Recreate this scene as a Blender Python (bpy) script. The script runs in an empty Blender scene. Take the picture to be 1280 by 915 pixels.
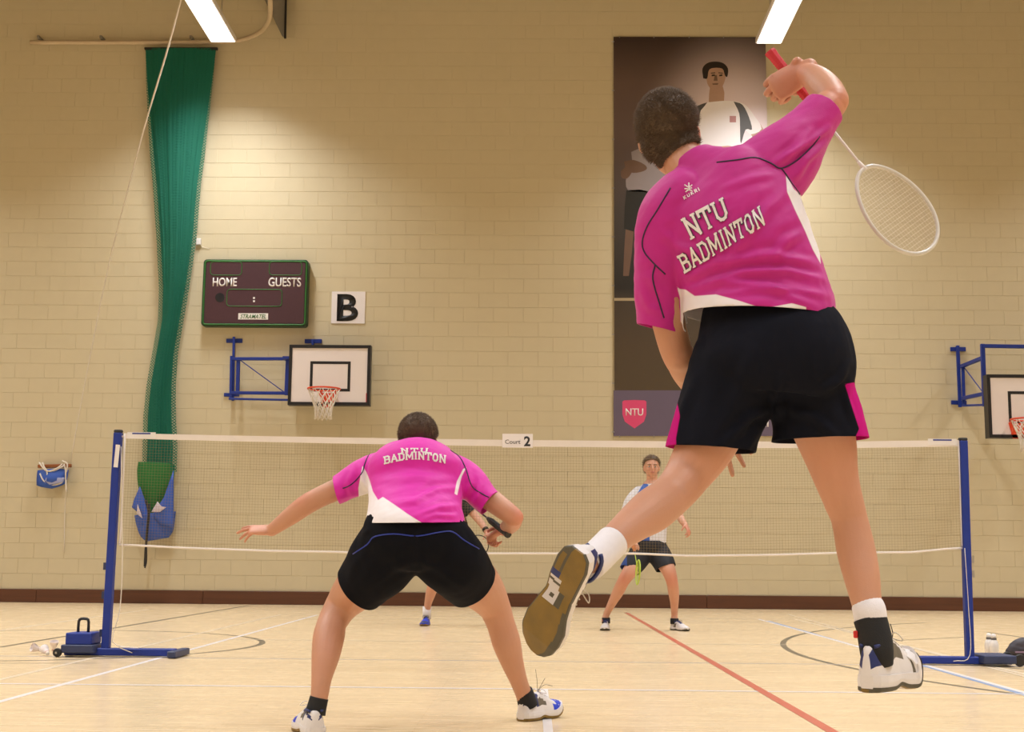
import bpy, bmesh, math, random
import numpy as np
from mathutils import Vector, Matrix, noise
from mathutils.bvhtree import BVHTree

random.seed(7)
SC = bpy.context.scene
COL = SC.collection

# ---------------------------------------------------------------- camera
F = 1655.0
CAM_Z = 0.713
PITCH, YAW, ROLL = math.radians(8.18), math.radians(0.90), math.radians(0.5)
fwd = Vector((-math.sin(YAW) * math.cos(PITCH), math.cos(YAW) * math.cos(PITCH), math.sin(PITCH)))
r0 = Vector((math.cos(YAW), math.sin(YAW), 0))
u0 = r0.cross(fwd)
rgt = r0 * math.cos(ROLL) + u0 * math.sin(ROLL)
upv = u0 * math.cos(ROLL) - r0 * math.sin(ROLL)
CP = Vector((0, 0, CAM_Z))
cam_d = bpy.data.cameras.new('camera')
cam = bpy.data.objects.new('camera', cam_d)
COL.objects.link(cam)
m = Matrix((rgt, upv, -fwd)).transposed().to_4x4()
m.translation = CP
cam.matrix_world = m
cam_d.sensor_fit = 'HORIZONTAL'
cam_d.sensor_width = 36.0
cam_d.lens = F / 1280 * 36.0
cam_d.clip_end = 200
cam_d.clip_start = 0.05
SC.camera = cam

# ---------------------------------------------------------------- view, world, lamps
SC.view_settings.view_transform = 'Standard'
SC.view_settings.look = 'None'
SC.view_settings.gamma = 1
SC.view_settings.use_curve_mapping = False
SC.view_settings.exposure = 0.0
LAMP_POWER = 121.0        # one luminaire
LAMP_COLOR = (0.98, 0.98, 0.985)
LAMP_SPREAD = math.radians(126)
W = bpy.data.worlds.new('world')
SC.world = W
W.use_nodes = True
W.node_tree.nodes['Background'].inputs[0].default_value = (1, .85, .65, 1)
W.node_tree.nodes['Background'].inputs[1].default_value = 0.02

YW = 19.2   # end wall
YN = 9.35   # net


def vdir(px, py):
    return fwd * F + rgt * (px - 640) - upv * (py - 457.5)


def at(px, py, Y):
    d = vdir(px, py)
    return CP + d * (Y / d.y)


def ground(px, py, z=0.0):
    d = vdir(px, py)
    return CP + d * ((z - CAM_Z) / d.z)


def depth(p):
    return (Vector(p) - CP).dot(fwd)


def project_np(co):
    c = co - np.array(CP)
    dz = c @ np.array(fwd)
    return np.stack([640 + F * (c @ np.array(rgt)) / dz, 457.5 - F * (c @ np.array(upv)) / dz], 1)


# ---------------------------------------------------------------- materials
def mat(name, color, rough=0.6, var=0.0, scale=20.0, bump=0.0, bscale=None, metal=0.0, spec=0.5,
        color2=None, stretch=(1, 1, 1), emit=0.0, sss=0.0, sheen=0.0, coat=0.0, alpha=1.0):
    ma = bpy.data.materials.new(name)
    ma.use_nodes = True
    nt = ma.node_tree
    b = nt.nodes['Principled BSDF']
    b.inputs['Roughness'].default_value = rough
    b.inputs['Metallic'].default_value = metal
    b.inputs['Specular IOR Level'].default_value = spec
    if sss:
        b.inputs['Subsurface Weight'].default_value = sss
        b.inputs['Subsurface Radius'].default_value = (0.012, 0.004, 0.002)
        b.inputs['Subsurface Scale'].default_value = 1.0
    if sheen:
        b.inputs['Sheen Weight'].default_value = sheen
    if coat:
        b.inputs['Coat Weight'].default_value = coat
        b.inputs['Coat Roughness'].default_value = 0.12
    if emit:
        b.inputs['Emission Color'].default_value = (*color, 1)
        b.inputs['Emission Strength'].default_value = emit
    if alpha < 1:
        b.inputs['Alpha'].default_value = alpha
    tc = nt.nodes.new('ShaderNodeTexCoord')
    mp = nt.nodes.new('ShaderNodeMapping')
    mp.inputs['Scale'].default_value = stretch
    nt.links.new(tc.outputs['Object'], mp.inputs[0])
    nz = nt.nodes.new('ShaderNodeTexNoise')
    nz.inputs['Scale'].default_value = scale
    nz.inputs['Detail'].default_value = 5
    nt.links.new(mp.outputs[0], nz.inputs['Vector'])
    mx = nt.nodes.new('ShaderNodeMix')
    mx.data_type = 'RGBA'
    c2 = color2 if color2 else tuple(max(0, c * (1 - var)) for c in color)
    c1 = color if color2 else tuple(min(1, c * (1 + var * .6)) for c in color)
    mx.inputs[6].default_value = (*c1, 1)
    mx.inputs[7].default_value = (*c2, 1)
    nt.links.new(nz.outputs['Fac'], mx.inputs[0])
    nt.links.new(mx.outputs[2], b.inputs['Base Color'])
    if bump:
        n2 = nt.nodes.new('ShaderNodeTexNoise')
        n2.inputs['Scale'].default_value = bscale or scale * 4
        n2.inputs['Detail'].default_value = 3
        nt.links.new(mp.outputs[0], n2.inputs['Vector'])
        bp = nt.nodes.new('ShaderNodeBump')
        bp.inputs['Strength'].default_value = bump
        bp.inputs['Distance'].default_value = 0.002
        nt.links.new(n2.outputs['Fac'], bp.inputs['Height'])
        nt.links.new(bp.outputs[0], b.inputs['Normal'])
    ma['mix'] = mx.name
    return ma


def panel_mat(ma, attr, color, soft=0.6):
    """overlay a second dye colour where a painted vertex attribute is positive"""
    nt = ma.node_tree
    b = nt.nodes['Principled BSDF']
    prev = b.inputs['Base Color'].links[0].from_socket
    at_ = nt.nodes.new('ShaderNodeAttribute')
    at_.attribute_name = attr
    mr = nt.nodes.new('ShaderNodeMapRange')
    mr.inputs['From Min'].default_value = -soft
    mr.inputs['From Max'].default_value = soft
    nt.links.new(at_.outputs['Fac'], mr.inputs['Value'])
    mx = nt.nodes.new('ShaderNodeMix')
    mx.data_type = 'RGBA'
    mx.inputs[7].default_value = (*color, 1)
    nt.links.new(mr.outputs[0], mx.inputs[0])
    nt.links.new(prev, mx.inputs[6])
    nt.links.new(mx.outputs[2], b.inputs['Base Color'])
    return ma


M = {}
M['wall'] = mat('painted_blockwork', (.64, .565, .39), .55, .06, 6, .4, 60, color2=(.60, .53, .36))
M['joint'] = mat('painted_joint', (.62, .545, .375), .7, .08, 12)
M['hallwall'] = mat('hall_wall', (.50, .385, .21), .7, .08, 3)
M['ceil'] = mat('ceiling_panels', (.24, .19, .12), .8, .1, 2)
M['skirt'] = mat('stained_timber', (.115, .040, .018), .45, .35, 5, .3, 40, stretch=(.3, 4, 6))
M['white'] = mat('white_paint', (.80, .77, .76), .5, .04, 9)
M['paper'] = mat('white_paper', (.84, .80, .82), .6, .03, 9)
M['black'] = mat('black_paint', (.012, .012, .016), .4, .2, 9)
M['ink'] = mat('black_ink', (.01, .01, .013), .5)
M['blue'] = mat('blue_powder_coat', (.004, .028, .27), .5, .15, 15, .1, 100)
M['darkblue'] = mat('scuffed_dark_blue', (.03, .045, .12), .5, .3, 30, .2, 80)
M['rubber'] = mat('black_rubber', (.015, .015, .018), .6, .2, 40)
M['steel'] = mat('steel', (.5, .5, .52), .3, .1, 20, metal=1.0)
M['greymetal'] = mat('grey_metal', (.25, .23, .19), .5, .15, 12)
M['hoop'] = mat('orange_red_enamel', (.72, .07, .02), .4, .1, 10)
M['cord'] = mat('white_cord', (.78, .72, .64), .8, .15, 60, .3, 300)
M['netcord'] = mat('brown_net_cord', (.30, .21, .10), .8, .2, 60)
M['tape'] = mat('net_tape', (.80, .74, .70), .7, .08, 8, .2, 200)
M['line_white'] = mat('white_court_line', (.78, .74, .74), .35, .06, 8)
M['line_faint'] = mat('worn_white_line', (.74, .62, .46), .35, .1, 5)
M['line_grey'] = mat('grey_court_line', (.14, .12, .085), .35, .12, 8)
M['line_red'] = mat('red_court_line', (.56, .12, .08), .32, .08, 8)
M['line_blue'] = mat('blue_court_line', (.24, .35, .56), .35, .08, 8)
M['line_dim'] = mat('pale_grey_line', (.47, .43, .40), .35, .12, 8)


def floor_mat():
    ma = mat('maple_strip_floor', (.80, .58, .335), .3, 0, 1.0)
    nt = ma.node_tree
    b = nt.nodes['Principled BSDF']
    tc = nt.nodes.new('ShaderNodeTexCoord')
    br = nt.nodes.new('ShaderNodeTexBrick')
    br.inputs['Scale'].default_value = 1.0
    br.inputs['Brick Width'].default_value = 1.3
    br.inputs['Row Height'].default_value = 0.06
    br.inputs['Mortar Size'].default_value = 0.0018
    br.offset = 0.37
    br.inputs['Color1'].default_value = (.80, .63, .405, 1)
    br.inputs['Color2'].default_value = (.745, .575, .36, 1)
    br.inputs['Mortar'].default_value = (.66, .49, .29, 1)
    nt.links.new(tc.outputs['Object'], br.inputs['Vector'])
    mp = nt.nodes.new('ShaderNodeMapping')
    mp.inputs['Scale'].default_value = (1.2, 14, 1)
    nt.links.new(tc.outputs['Object'], mp.inputs[0])
    nz = nt.nodes.new('ShaderNodeTexNoise')
    nz.inputs['Scale'].default_value = 3.0
    nz.inputs['Detail'].default_value = 6
    nt.links.new(mp.outputs[0], nz.inputs['Vector'])
    mr = nt.nodes.new('ShaderNodeMapRange')
    mr.inputs['To Min'].default_value = .92
    mr.inputs['To Max'].default_value = 1.07
    nt.links.new(nz.outputs['Fac'], mr.inputs['Value'])
    vm = nt.nodes.new('ShaderNodeVectorMath')
    vm.operation = 'SCALE'
    nt.links.new(br.outputs['Color'], vm.inputs[0])
    nt.links.new(mr.outputs[0], vm.inputs['Scale'])
    nt.links.new(vm.outputs[0], b.inputs['Base Color'])
    mr2 = nt.nodes.new('ShaderNodeMapRange')
    mr2.inputs['To Min'].default_value = .20
    mr2.inputs['To Max'].default_value = .32
    nt.links.new(nz.outputs['Fac'], mr2.inputs['Value'])
    nt.links.new(mr2.outputs[0], b.inputs['Roughness'])
    return ma


M['floor'] = floor_mat()


# ---------------------------------------------------------------- mesh helpers
OFF = {}


def link(name, me, m_=None, parent=None):
    """me holds world coordinates; a child's mesh is moved into its thing's frame"""
    o = bpy.data.objects.new(name, me)
    COL.objects.link(o)
    if m_ is not None:
        for q in (m_ if isinstance(m_, (list, tuple)) else [m_]):
            me.materials.append(q)
    if parent is not None:
        o.parent = parent
        off = OFF.get(parent.name, Vector((0, 0, 0)))
        if off.length > 0:
            me.transform(Matrix.Translation(-off))
        OFF[o.name] = off
    return o


def obj(name, bm, m_=None, parent=None, smooth=False):
    """bm holds world coordinates; a child keeps them (its root is an unrotated empty)"""
    me = bpy.data.meshes.new(name)
    bmesh.ops.recalc_face_normals(bm, faces=bm.faces)
    bm.to_mesh(me)
    bm.free()
    if smooth:
        me.polygons.foreach_set('use_smooth', [True] * len(me.polygons))
    return link(name, me, m_, parent)


def thing(name, label, cat, loc=(0, 0, 0), group=None):
    o = bpy.data.objects.new(name, None)
    o.empty_display_size = .1
    COL.objects.link(o)
    o.location = loc
    OFF[o.name] = Vector(loc)
    tag(o, label, cat, group)
    return o


def tag(o, label=None, cat=None, group=None):
    if label:
        o['label'] = label
    if cat:
        o['category'] = cat
    if group:
        o['group'] = group
    return o


def struct(o):
    o['kind'] = 'structure'
    return o


def stuff(o):
    o['kind'] = 'stuff'
    return o


def dup(root, dloc, label, group=None):
    r = root.copy()
    COL.objects.link(r)
    r.location = root.location + Vector(dloc)
    r['label'] = label
    if group:
        r['group'] = group
    for ch in list(root.children):
        c = ch.copy()
        COL.objects.link(c)
        c.parent = r
        for g in ch.children:
            d = g.copy()
            COL.objects.link(d)
            d.parent = c
    return r


def box(bm, lo, hi, mi=0):
    x0, y0, z0 = lo
    x1, y1, z1 = hi
    v = [bm.verts.new(p) for p in ((x0, y0, z0), (x1, y0, z0), (x1, y1, z0), (x0, y1, z0),
                                   (x0, y0, z1), (x1, y0, z1), (x1, y1, z1), (x0, y1, z1))]
    fs = []
    for q in ((0, 3, 2, 1), (4, 5, 6, 7), (0, 1, 5, 4), (1, 2, 6, 5), (2, 3, 7, 6), (3, 0, 4, 7)):
        f = bm.faces.new([v[i] for i in q])
        f.material_index = mi
        fs.append(f)
    return fs


def boxc(bm, c, s, rot=None, mi=0):
    v0 = len(bm.verts)
    fs = box(bm, (-s[0] / 2, -s[1] / 2, -s[2] / 2), (s[0] / 2, s[1] / 2, s[2] / 2), mi)
    vs = {v for f in fs for v in f.verts}
    for v in vs:
        co = v.co.copy()
        if rot is not None:
            co = rot @ co
        v.co = co + Vector(c)
    return fs


def bevel_all(bm, w=.004, seg=2):
    bmesh.ops.bevel(bm, geom=bm.edges[:], offset=w, segments=seg, affect='EDGES', profile=.5)


def bar(bm, a, b, w, h=None, up=Vector((0, 0, 1)), mi=0):
    a, b = Vector(a), Vector(b)
    h = h or w
    t = (b - a).normalized()
    if abs(t.dot(up)) > .98:
        up = Vector((0, 1, 0))
    s = t.cross(up).normalized()
    u = s.cross(t)
    R = Matrix((t, s, u)).transposed()
    return boxc(bm, (a + b) / 2, ((b - a).length, w, h), R, mi)


def catmull(P, sub):
    """P list of numpy vectors -> smooth list"""
    P = [np.array(p, float) for p in P]
    if len(P) < 3 or sub <= 1:
        return P
    out = []
    n = len(P)
    for i in range(n - 1):
        p0 = P[i - 1] if i else 2 * P[0] - P[1]
        p1, p2 = P[i], P[i + 1]
        p3 = P[i + 2] if i + 2 < n else 2 * P[-1] - P[-2]
        for k in range(sub):
            t = k / sub
            out.append(.5 * ((2 * p1) + (-p0 + p2) * t + (2 * p0 - 5 * p1 + 4 * p2 - p3) * t * t
                             + (-p0 + 3 * p1 - 3 * p2 + p3) * t ** 3))
    out.append(P[-1])
    return out


def rings(bm, pos, A, B, U, n=14, mi=0, cap=True, round_cap=False):
    """sweep ellipses: pos, half axes A (along U) and B"""
    N = len(pos)
    pos = [Vector(p) for p in pos]
    tan = []
    for i in range(N):
        t = pos[min(i + 1, N - 1)] - pos[max(i - 1, 0)]
        tan.append(t.normalized() if t.length > 1e-9 else Vector((0, 0, 1)))
    us = []
    for i in range(N):
        u = U[i] - tan[i] * U[i].dot(tan[i])
        us.append(u.normalized())
    pos2, A2, B2, T2, U2 = list(pos), list(A), list(B), list(tan), list(us)
    if round_cap:
        for (fr, sc) in ((.45, .88), (.8, .6), (.97, .25)):
            k = min(A[-1], B[-1])
            pos2.append(pos[-1] + tan[-1] * k * fr)
            A2.append(A[-1] * sc); B2.append(B[-1] * sc); T2.append(tan[-1]); U2.append(us[-1])
            k = min(A[0], B[0])
            pos2.insert(0, pos[0] - tan[0] * k * fr)
            A2.insert(0, A[0] * sc); B2.insert(0, B[0] * sc); T2.insert(0, tan[0]); U2.insert(0, us[0])
    prev = None
    first = None
    for p, a, b, t, u in zip(pos2, A2, B2, T2, U2):
        v = t.cross(u)
        ring = [bm.verts.new(p + u * (a * math.cos(2 * math.pi * k / n)) + v * (b * math.sin(2 * math.pi * k / n)))
                for k in range(n)]
        if prev:
            for k in range(n):
                f = bm.faces.new((prev[k], prev[(k + 1) % n], ring[(k + 1) % n], ring[k]))
                f.material_index = mi
        else:
            first = ring
        prev = ring
    if cap:
        bm.faces.new(list(reversed(first))).material_index = mi
        bm.faces.new(prev).material_index = mi


def perp(t):
    t = Vector(t)
    a = Vector((0, 0, 1)) if abs(t.normalized().z) < .9 else Vector((0, 1, 0))
    return t.cross(a).normalized()


def tube(bm, pts, r, n=8, sub=1, mi=0, cap=True, round_cap=False):
    P = catmull([np.array(p) for p in pts], sub)
    R = r if isinstance(r, (list, tuple)) else [r] * len(pts)
    R = [float(x[0]) for x in catmull([np.array([q]) for q in R], sub)] if len(pts) > 2 else list(R)
    if len(R) != len(P):
        R = list(np.interp(np.linspace(0, 1, len(P)), np.linspace(0, 1, len(R)), R))
    P = [Vector(p) for p in P]
    # parallel transported reference
    U = []
    u = perp(P[1] - P[0])
    for i in range(len(P)):
        t = (P[min(i + 1, len(P) - 1)] - P[max(i - 1, 0)]).normalized()
        u = (u - t * u.dot(t)).normalized()
        U.append(u)
    rings(bm, P, R, R, U, n, mi, cap, round_cap)


def chain(bm, st, n=20, sub=5, round_cap=True, k=1.0):
    """stations (px, py, Y, half width in px, depth ratio): a limb measured in the picture at its real distance"""
    pos, a, b = [], [], []
    for s in st:
        p = at(s[0], s[1], s[2])
        r = s[3] * depth(p) / F * k
        pos.append(np.array(p)); a.append(np.array([r])); b.append(np.array([r * (s[4] if len(s) > 4 else .95)]))
    pos = [Vector(p) for p in catmull(pos, sub)]
    a = [float(x[0]) for x in catmull(a, sub)]
    b = [float(x[0]) for x in catmull(b, sub)]
    if len(st) == 2:
        pass
    U = []
    for i, p in enumerate(pos):
        t = pos[min(i + 1, len(pos) - 1)] - pos[max(i - 1, 0)]
        U.append(t.cross(p - CP).normalized())
    rings(bm, pos, a, b, U, n, 0, True, round_cap)


def ellipsoid(bm, c, r, R=None, n=16):
    mtx = Matrix.Translation(Vector(c)) @ (R.to_4x4() if R is not None else Matrix()) @ Matrix.Diagonal((*r, 1))
    bmesh.ops.create_uvsphere(bm, u_segments=n, v_segments=n // 2 + 2, radius=1, matrix=mtx)


def lathe(bm, prof, c, axis=Vector((0, 0, 1)), n=16, mi=0):
    axis = Vector(axis).normalized()
    u = perp(axis)
    pos = [Vector(c) + axis * z for r, z in prof]
    v = axis.cross(u)
    prev = None
    for (r, z), p in zip(prof, pos):
        ring = [bm.verts.new(p + u * max(r, 1e-4) * math.cos(2 * math.pi * k / n) + v * max(r, 1e-4) * math.sin(2 * math.pi * k / n)) for k in range(n)]
        if prev:
            for k in range(n):
                f = bm.faces.new((prev[k], prev[(k + 1) % n], ring[(k + 1) % n], ring[k])); f.material_index = mi
        else:
            bm.faces.new(list(reversed(ring))).material_index = mi
        prev = ring
    bm.faces.new(prev).material_index = mi


def poly(bm, pts, thick, n, mi=0):
    """flat polygon extruded by thick along n"""
    n = Vector(n)
    a = [bm.verts.new(Vector(p)) for p in pts]
    b = [bm.verts.new(Vector(p) + n * thick) for p in pts]
    fs = [bm.faces.new(a), bm.faces.new(list(reversed(b)))]
    for i in range(len(a)):
        j = (i + 1) % len(a)
        fs.append(bm.faces.new((a[j], a[i], b[i], b[j])))
    for f in fs:
        f.material_index = mi
    return fs


def text_obj(name, s, m_, parent, center, width, height, R=None, bold=0.0, thick=.002, shear=0.0, align='CENTER'):
    """text laid flat: fits width x height around center, facing the camera side (-Y)"""
    cu = bpy.data.curves.new(name, 'FONT')
    cu.body = s
    cu.align_x = 'CENTER'
    cu.align_y = 'CENTER'
    cu.offset = bold
    cu.shear = shear
    cu.extrude = 0.0
    cu.resolution_u = 4
    to = bpy.data.objects.new(name, cu)
    COL.objects.link(to)
    dg = bpy.context.evaluated_depsgraph_get()
    dg.update()
    me = bpy.data.meshes.new_from_object(to.evaluated_get(dg))
    bpy.data.objects.remove(to)
    co = np.array([v.co[:] for v in me.vertices])
    lo, hi = co.min(0), co.max(0)
    c = (lo + hi) / 2
    sx = width / (hi[0] - lo[0])
    sz = height / (hi[1] - lo[1])
    R = R or Matrix.Identity(3)
    for v in me.vertices:
        p = Vector(((v.co.x - c[0]) * sx, 0, (v.co.y - c[1]) * sz))
        v.co = R @ p + Vector(center)
    bm = bmesh.new()
    bm.from_mesh(me)
    bpy.data.meshes.remove(me)
    r = bmesh.ops.extrude_face_region(bm, geom=bm.faces[:])
    nn = R @ Vector((0, -1, 0))
    bmesh.ops.translate(bm, verts=[g for g in r['geom'] if isinstance(g, bmesh.types.BMVert)], vec=nn * thick)
    return obj(name, bm, m_, parent)


def voxel(bm, size, smooth=3, factor=.5):
    me = bpy.data.meshes.new('tmp')
    bmesh.ops.recalc_face_normals(bm, faces=bm.faces)
    bm.to_mesh(me)
    bm.free()
    o = bpy.data.objects.new('tmp', me)
    COL.objects.link(o)
    md = o.modifiers.new('r', 'REMESH')
    md.mode = 'VOXEL'
    md.voxel_size = size
    if smooth:
        ms = o.modifiers.new('s', 'SMOOTH')
        ms.factor = factor
        ms.iterations = smooth
    dg = bpy.context.evaluated_depsgraph_get()
    dg.update()
    out = bpy.data.meshes.new_from_object(o.evaluated_get(dg))
    bpy.data.objects.remove(o)
    bpy.data.meshes.remove(me)
    return out


def mesh_np(me):
    co = np.empty(len(me.vertices) * 3)
    me.vertices.foreach_get('co', co)
    no = np.empty(len(me.vertices) * 3)
    me.vertices.foreach_get('normal', no)
    return co.reshape(-1, 3), no.reshape(-1, 3)


def set_co(me, co):
    me.vertices.foreach_set('co', co.reshape(-1))
    me.update()


def seg_dist(p, a, b):
    a, b = np.array(a, float), np.array(b, float)
    ab = b - a
    t = np.clip(((p - a) @ ab) / (ab @ ab), 0, 1)
    return np.linalg.norm(p - (a + t[:, None] * ab), axis=1), t


def poly_sdf(p, poly_):
    d = np.full(len(p), 1e9)
    inside = np.zeros(len(p), bool)
    n = len(poly_)
    for i in range(n):
        a, b = poly_[i], poly_[(i + 1) % n]
        d = np.minimum(d, seg_dist(p, a, b)[0])
        cond = ((a[1] > p[:, 1]) != (b[1] > p[:, 1]))
        with np.errstate(divide='ignore', invalid='ignore'):
            xi = (b[0] - a[0]) * (p[:, 1] - a[1]) / (b[1] - a[1]) + a[0]
        inside ^= cond & (p[:, 0] < xi)
    return np.where(inside, d, -d)


def add_attr(me, name, vals):
    at_ = me.attributes.new(name, 'FLOAT', 'POINT')
    at_.data.foreach_set('value', np.asarray(vals, dtype=np.float32))


def creases(me, lines, facing=True):
    """lines: (points in px, width px, depth m); sewn-in folds running across the cloth's near side"""
    co, no = mesh_np(me)
    px = project_np(co)
    view = co - np.array(CP)
    view /= np.linalg.norm(view, axis=1)[:, None]
    face = np.clip(-(no * view).sum(1) * 1.6, 0, 1)
    disp = np.zeros(len(co))
    for pts, w, amp in lines:
        best = np.full(len(co), 1e9)
        tt = np.zeros(len(co))
        L = len(pts) - 1
        for i in range(L):
            d, t = seg_dist(px, pts[i], pts[i + 1])
            sel = d < best
            best[sel] = d[sel]
            tt[sel] = (i + t[sel]) / L
        fade = np.sin(np.pi * np.clip(tt * .9 + .05, 0, 1)) ** .7
        disp += amp * (np.exp(-(best / w) ** 2) - .55 * np.exp(-((best - 1.7 * w) / w) ** 2)) * fade
    co = co + no * (disp * face)[:, None]
    set_co(me, co)


def wrinkle(me, amp, freq, axis=None, squash=.3, seed=0.0):
    co, no = mesh_np(me)
    d = np.empty(len(co))
    ax = Vector(axis).normalized() if axis is not None else None
    for i in range(len(co)):
        p = Vector(co[i])
        if ax is not None:
            p = p - ax * p.dot(ax) * (1 - squash)
        p = p * freq + Vector((seed, seed * .7, seed * 1.3))
        d[i] = noise.noise(p) + .5 * noise.noise(p * 2.1)
    set_co(me, co + no * (d * amp)[:, None])


def cut(bm, cuts):
    bm.faces.index_update()
    for c in cuts:
        co, no_, R = Vector(c[0]), Vector(c[1]).normalized(), c[2]
        ex = c[3] if len(c) > 3 else ()
        faces = []
        for f in bm.faces:
            m_ = f.calc_center_median()
            if (m_ - co).length < R and not any((m_ - Vector(e[0])).length < e[1] for e in ex):
                faces.append(f)
        geom = set(faces)
        for f in faces:
            geom.update(f.edges); geom.update(f.verts)
        bmesh.ops.bisect_plane(bm, geom=list(geom), plane_co=co, plane_no=no_, clear_outer=True)
    # keep the largest connected piece
    bm.faces.ensure_lookup_table()
    bm.faces.index_update()
    seen = set()
    best = []
    for f in bm.faces:
        if f.index in seen:
            continue
        st, isl = [f], []
        seen.add(f.index)
        while st:
            g = st.pop(); isl.append(g)
            for e in g.edges:
                for h in e.link_faces:
                    if h.index not in seen:
                        seen.add(h.index); st.append(h)
        if len(isl) > len(best):
            best = isl
    keep = set(best)
    bmesh.ops.delete(bm, geom=[f for f in bm.faces if f not in keep], context='FACES')


def solidify(me, t):
    o = bpy.data.objects.new('tmp', me)
    COL.objects.link(o)
    md = o.modifiers.new('s', 'SOLIDIFY')
    md.thickness = t
    md.offset = -1
    dg = bpy.context.evaluated_depsgraph_get()
    dg.update()
    out = bpy.data.meshes.new_from_object(o.evaluated_get(dg))
    bpy.data.objects.remove(o)
    return out


def smooth_shade(me):
    me.polygons.foreach_set('use_smooth', [True] * len(me.polygons))


def bvh_of(me):
    co, _ = mesh_np(me)
    me.calc_loop_triangles()
    tr = [tuple(t.vertices) for t in me.loop_triangles]
    return BVHTree.FromPolygons([Vector(c) for c in co], tr)


def hit(bvh, px, py, lift=.0015):
    d = vdir(px, py).normalized()
    loc, no_, i, dist = bvh.ray_cast(CP, d)
    if loc is None:
        return None
    if no_.dot(d) > 0:
        no_ = -no_
    return loc + no_ * lift


def seam(name, bvh, pts, r, m_, parent, step=4):
    """a sewn line laid on the cloth"""
    P = catmull([np.array(p, float) for p in pts], 4)
    run = []
    runs = []
    for a, b in zip(P[:-1], P[1:]):
        n = max(1, int(np.linalg.norm(b - a) / step))
        for k in range(n):
            q = a + (b - a) * k / n
            h = hit(bvh, q[0], q[1], r * .2)
            if h is None or (run and (h - run[-1]).length > .05):
                if len(run) > 2:
                    runs.append(run)
                run = [h] if h is not None else []
            else:
                run.append(h)
    if len(run) > 2:
        runs.append(run)
    bm = bmesh.new()
    for rr in runs:
        tube(bm, rr, r, 6)
    if not bm.verts:
        bm.free()
        return None
    return obj(name, bm, m_, parent, True)

# ================================================================ SETTING
def wallpt(px, py, off=0.0):
    return at(px, py, YW - off)


bm = bmesh.new(); box(bm, (-12, -13, -.1), (12.5, YW + .3, 0))
floor_ = struct(obj('floor', bm, M['floor']))
bm = bmesh.new(); box(bm, (-12, -13, 9.4), (12.5, YW + .3, 9.6))
struct(obj('ceiling', bm, M['ceil']))
bm = bmesh.new(); box(bm, (-12, YW, 0), (12.5, YW + .3, 9.4))
wall_back = struct(obj('wall_back', bm, M['joint']))
bm = bmesh.new(); box(bm, (-12.3, -13, 0), (-12, YW + .3, 9.4)); struct(obj('wall_left', bm, M['hallwall']))
bm = bmesh.new(); box(bm, (12.5, -13, 0), (12.8, YW + .3, 9.4)); struct(obj('wall_right', bm, M['hallwall']))
bm = bmesh.new(); box(bm, (-12, -13.3, 0), (12.5, -13, 9.4)); struct(obj('wall_front', bm, M['hallwall']))

# painted blocks: 440 x 215 with recessed joints
BW, BH, G = .440, .2185, .0035
def block_mesh():
    b = bmesh.new()
    x, z, d = BW / 2 - G / 2, BH / 2 - G / 2, .003
    c = .001
    fr = [b.verts.new(p) for p in ((-x + c, -d, -z + c), (x - c, -d, -z + c), (x - c, -d, z - c), (-x + c, -d, z - c))]
    bk = [b.verts.new(p) for p in ((-x, 0, -z), (x, 0, -z), (x, 0, z), (-x, 0, z))]
    b.faces.new(fr)
    for i in range(4):
        b.faces.new((fr[(i + 1) % 4], fr[i], bk[i], bk[(i + 1) % 4]))
    bmesh.ops.recalc_face_normals(b, faces=b.faces)
    me = bpy.data.meshes.new('block')
    b.to_mesh(me); b.free()
    me.materials.append(M['wall'])
    return me
bme = block_mesh()
if bme.polygons[0].normal.y > 0:
    bme.flip_normals()
rest = bmesh.new()
spots = []
row = 0
z = .19 + BH / 2
while z < 9.3:
    x = -11.8 + (BW / 2 if row % 2 else 0)
    while x < 12.3:
        spots.append((x, z)); x += BW
    z += BH; row += 1
def bkey(s):
    p = project_np(np.array([[s[0], YW, s[1]]]))[0]
    return abs(p[0] - 620) / 1.6 + abs(p[1] - 430)
spots.sort(key=bkey)
rv = random.Random(3)
for i, (x, z) in enumerate(spots):
    dy = rv.uniform(0, .0012)
    if i < 300:
        o = bpy.data.objects.new('block', bme)
        COL.objects.link(o)
        o.parent = wall_back
        o.location = (x, YW - dy, z)
    else:
        if z > 9.29:
            continue
        xx, zz, d, c = BW / 2 - G / 2, BH / 2 - G / 2, .003 + dy, .001
        fr = [rest.verts.new((x + a, YW - d, z + b)) for a, b in ((-xx + c, -zz + c), (xx - c, -zz + c), (xx - c, zz - c), (-xx + c, zz - c))]
        bk = [rest.verts.new((x + a, YW, z + b)) for a, b in ((-xx, -zz), (xx, -zz), (xx, zz), (-xx, zz))]
        rest.faces.new(fr)
        for k in range(4):
            rest.faces.new((fr[(k + 1) % 4], fr[k], bk[k], bk[(k + 1) % 4]))
me = bpy.data.meshes.new('block'); rest.to_mesh(me); rest.free()
stuff(link('block', me, M['wall'], wall_back))

# skirting in lengths
bm = bmesh.new(); box(bm, (-12, YW - .018, 0), (12.5, YW, .17))
skirt = struct(obj('baseboard_back', bm, M['skirt']))
x = -11.9
while x < 12.3:
    b = bmesh.new(); box(b, (x + .002, YW - .034, .002), (min(x + 2.4, 12.4) - .002, YW - .018, .188)); bevel_all(b, .004, 1)
    obj('board', b, M['skirt'], skirt)
    x += 2.4


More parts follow.
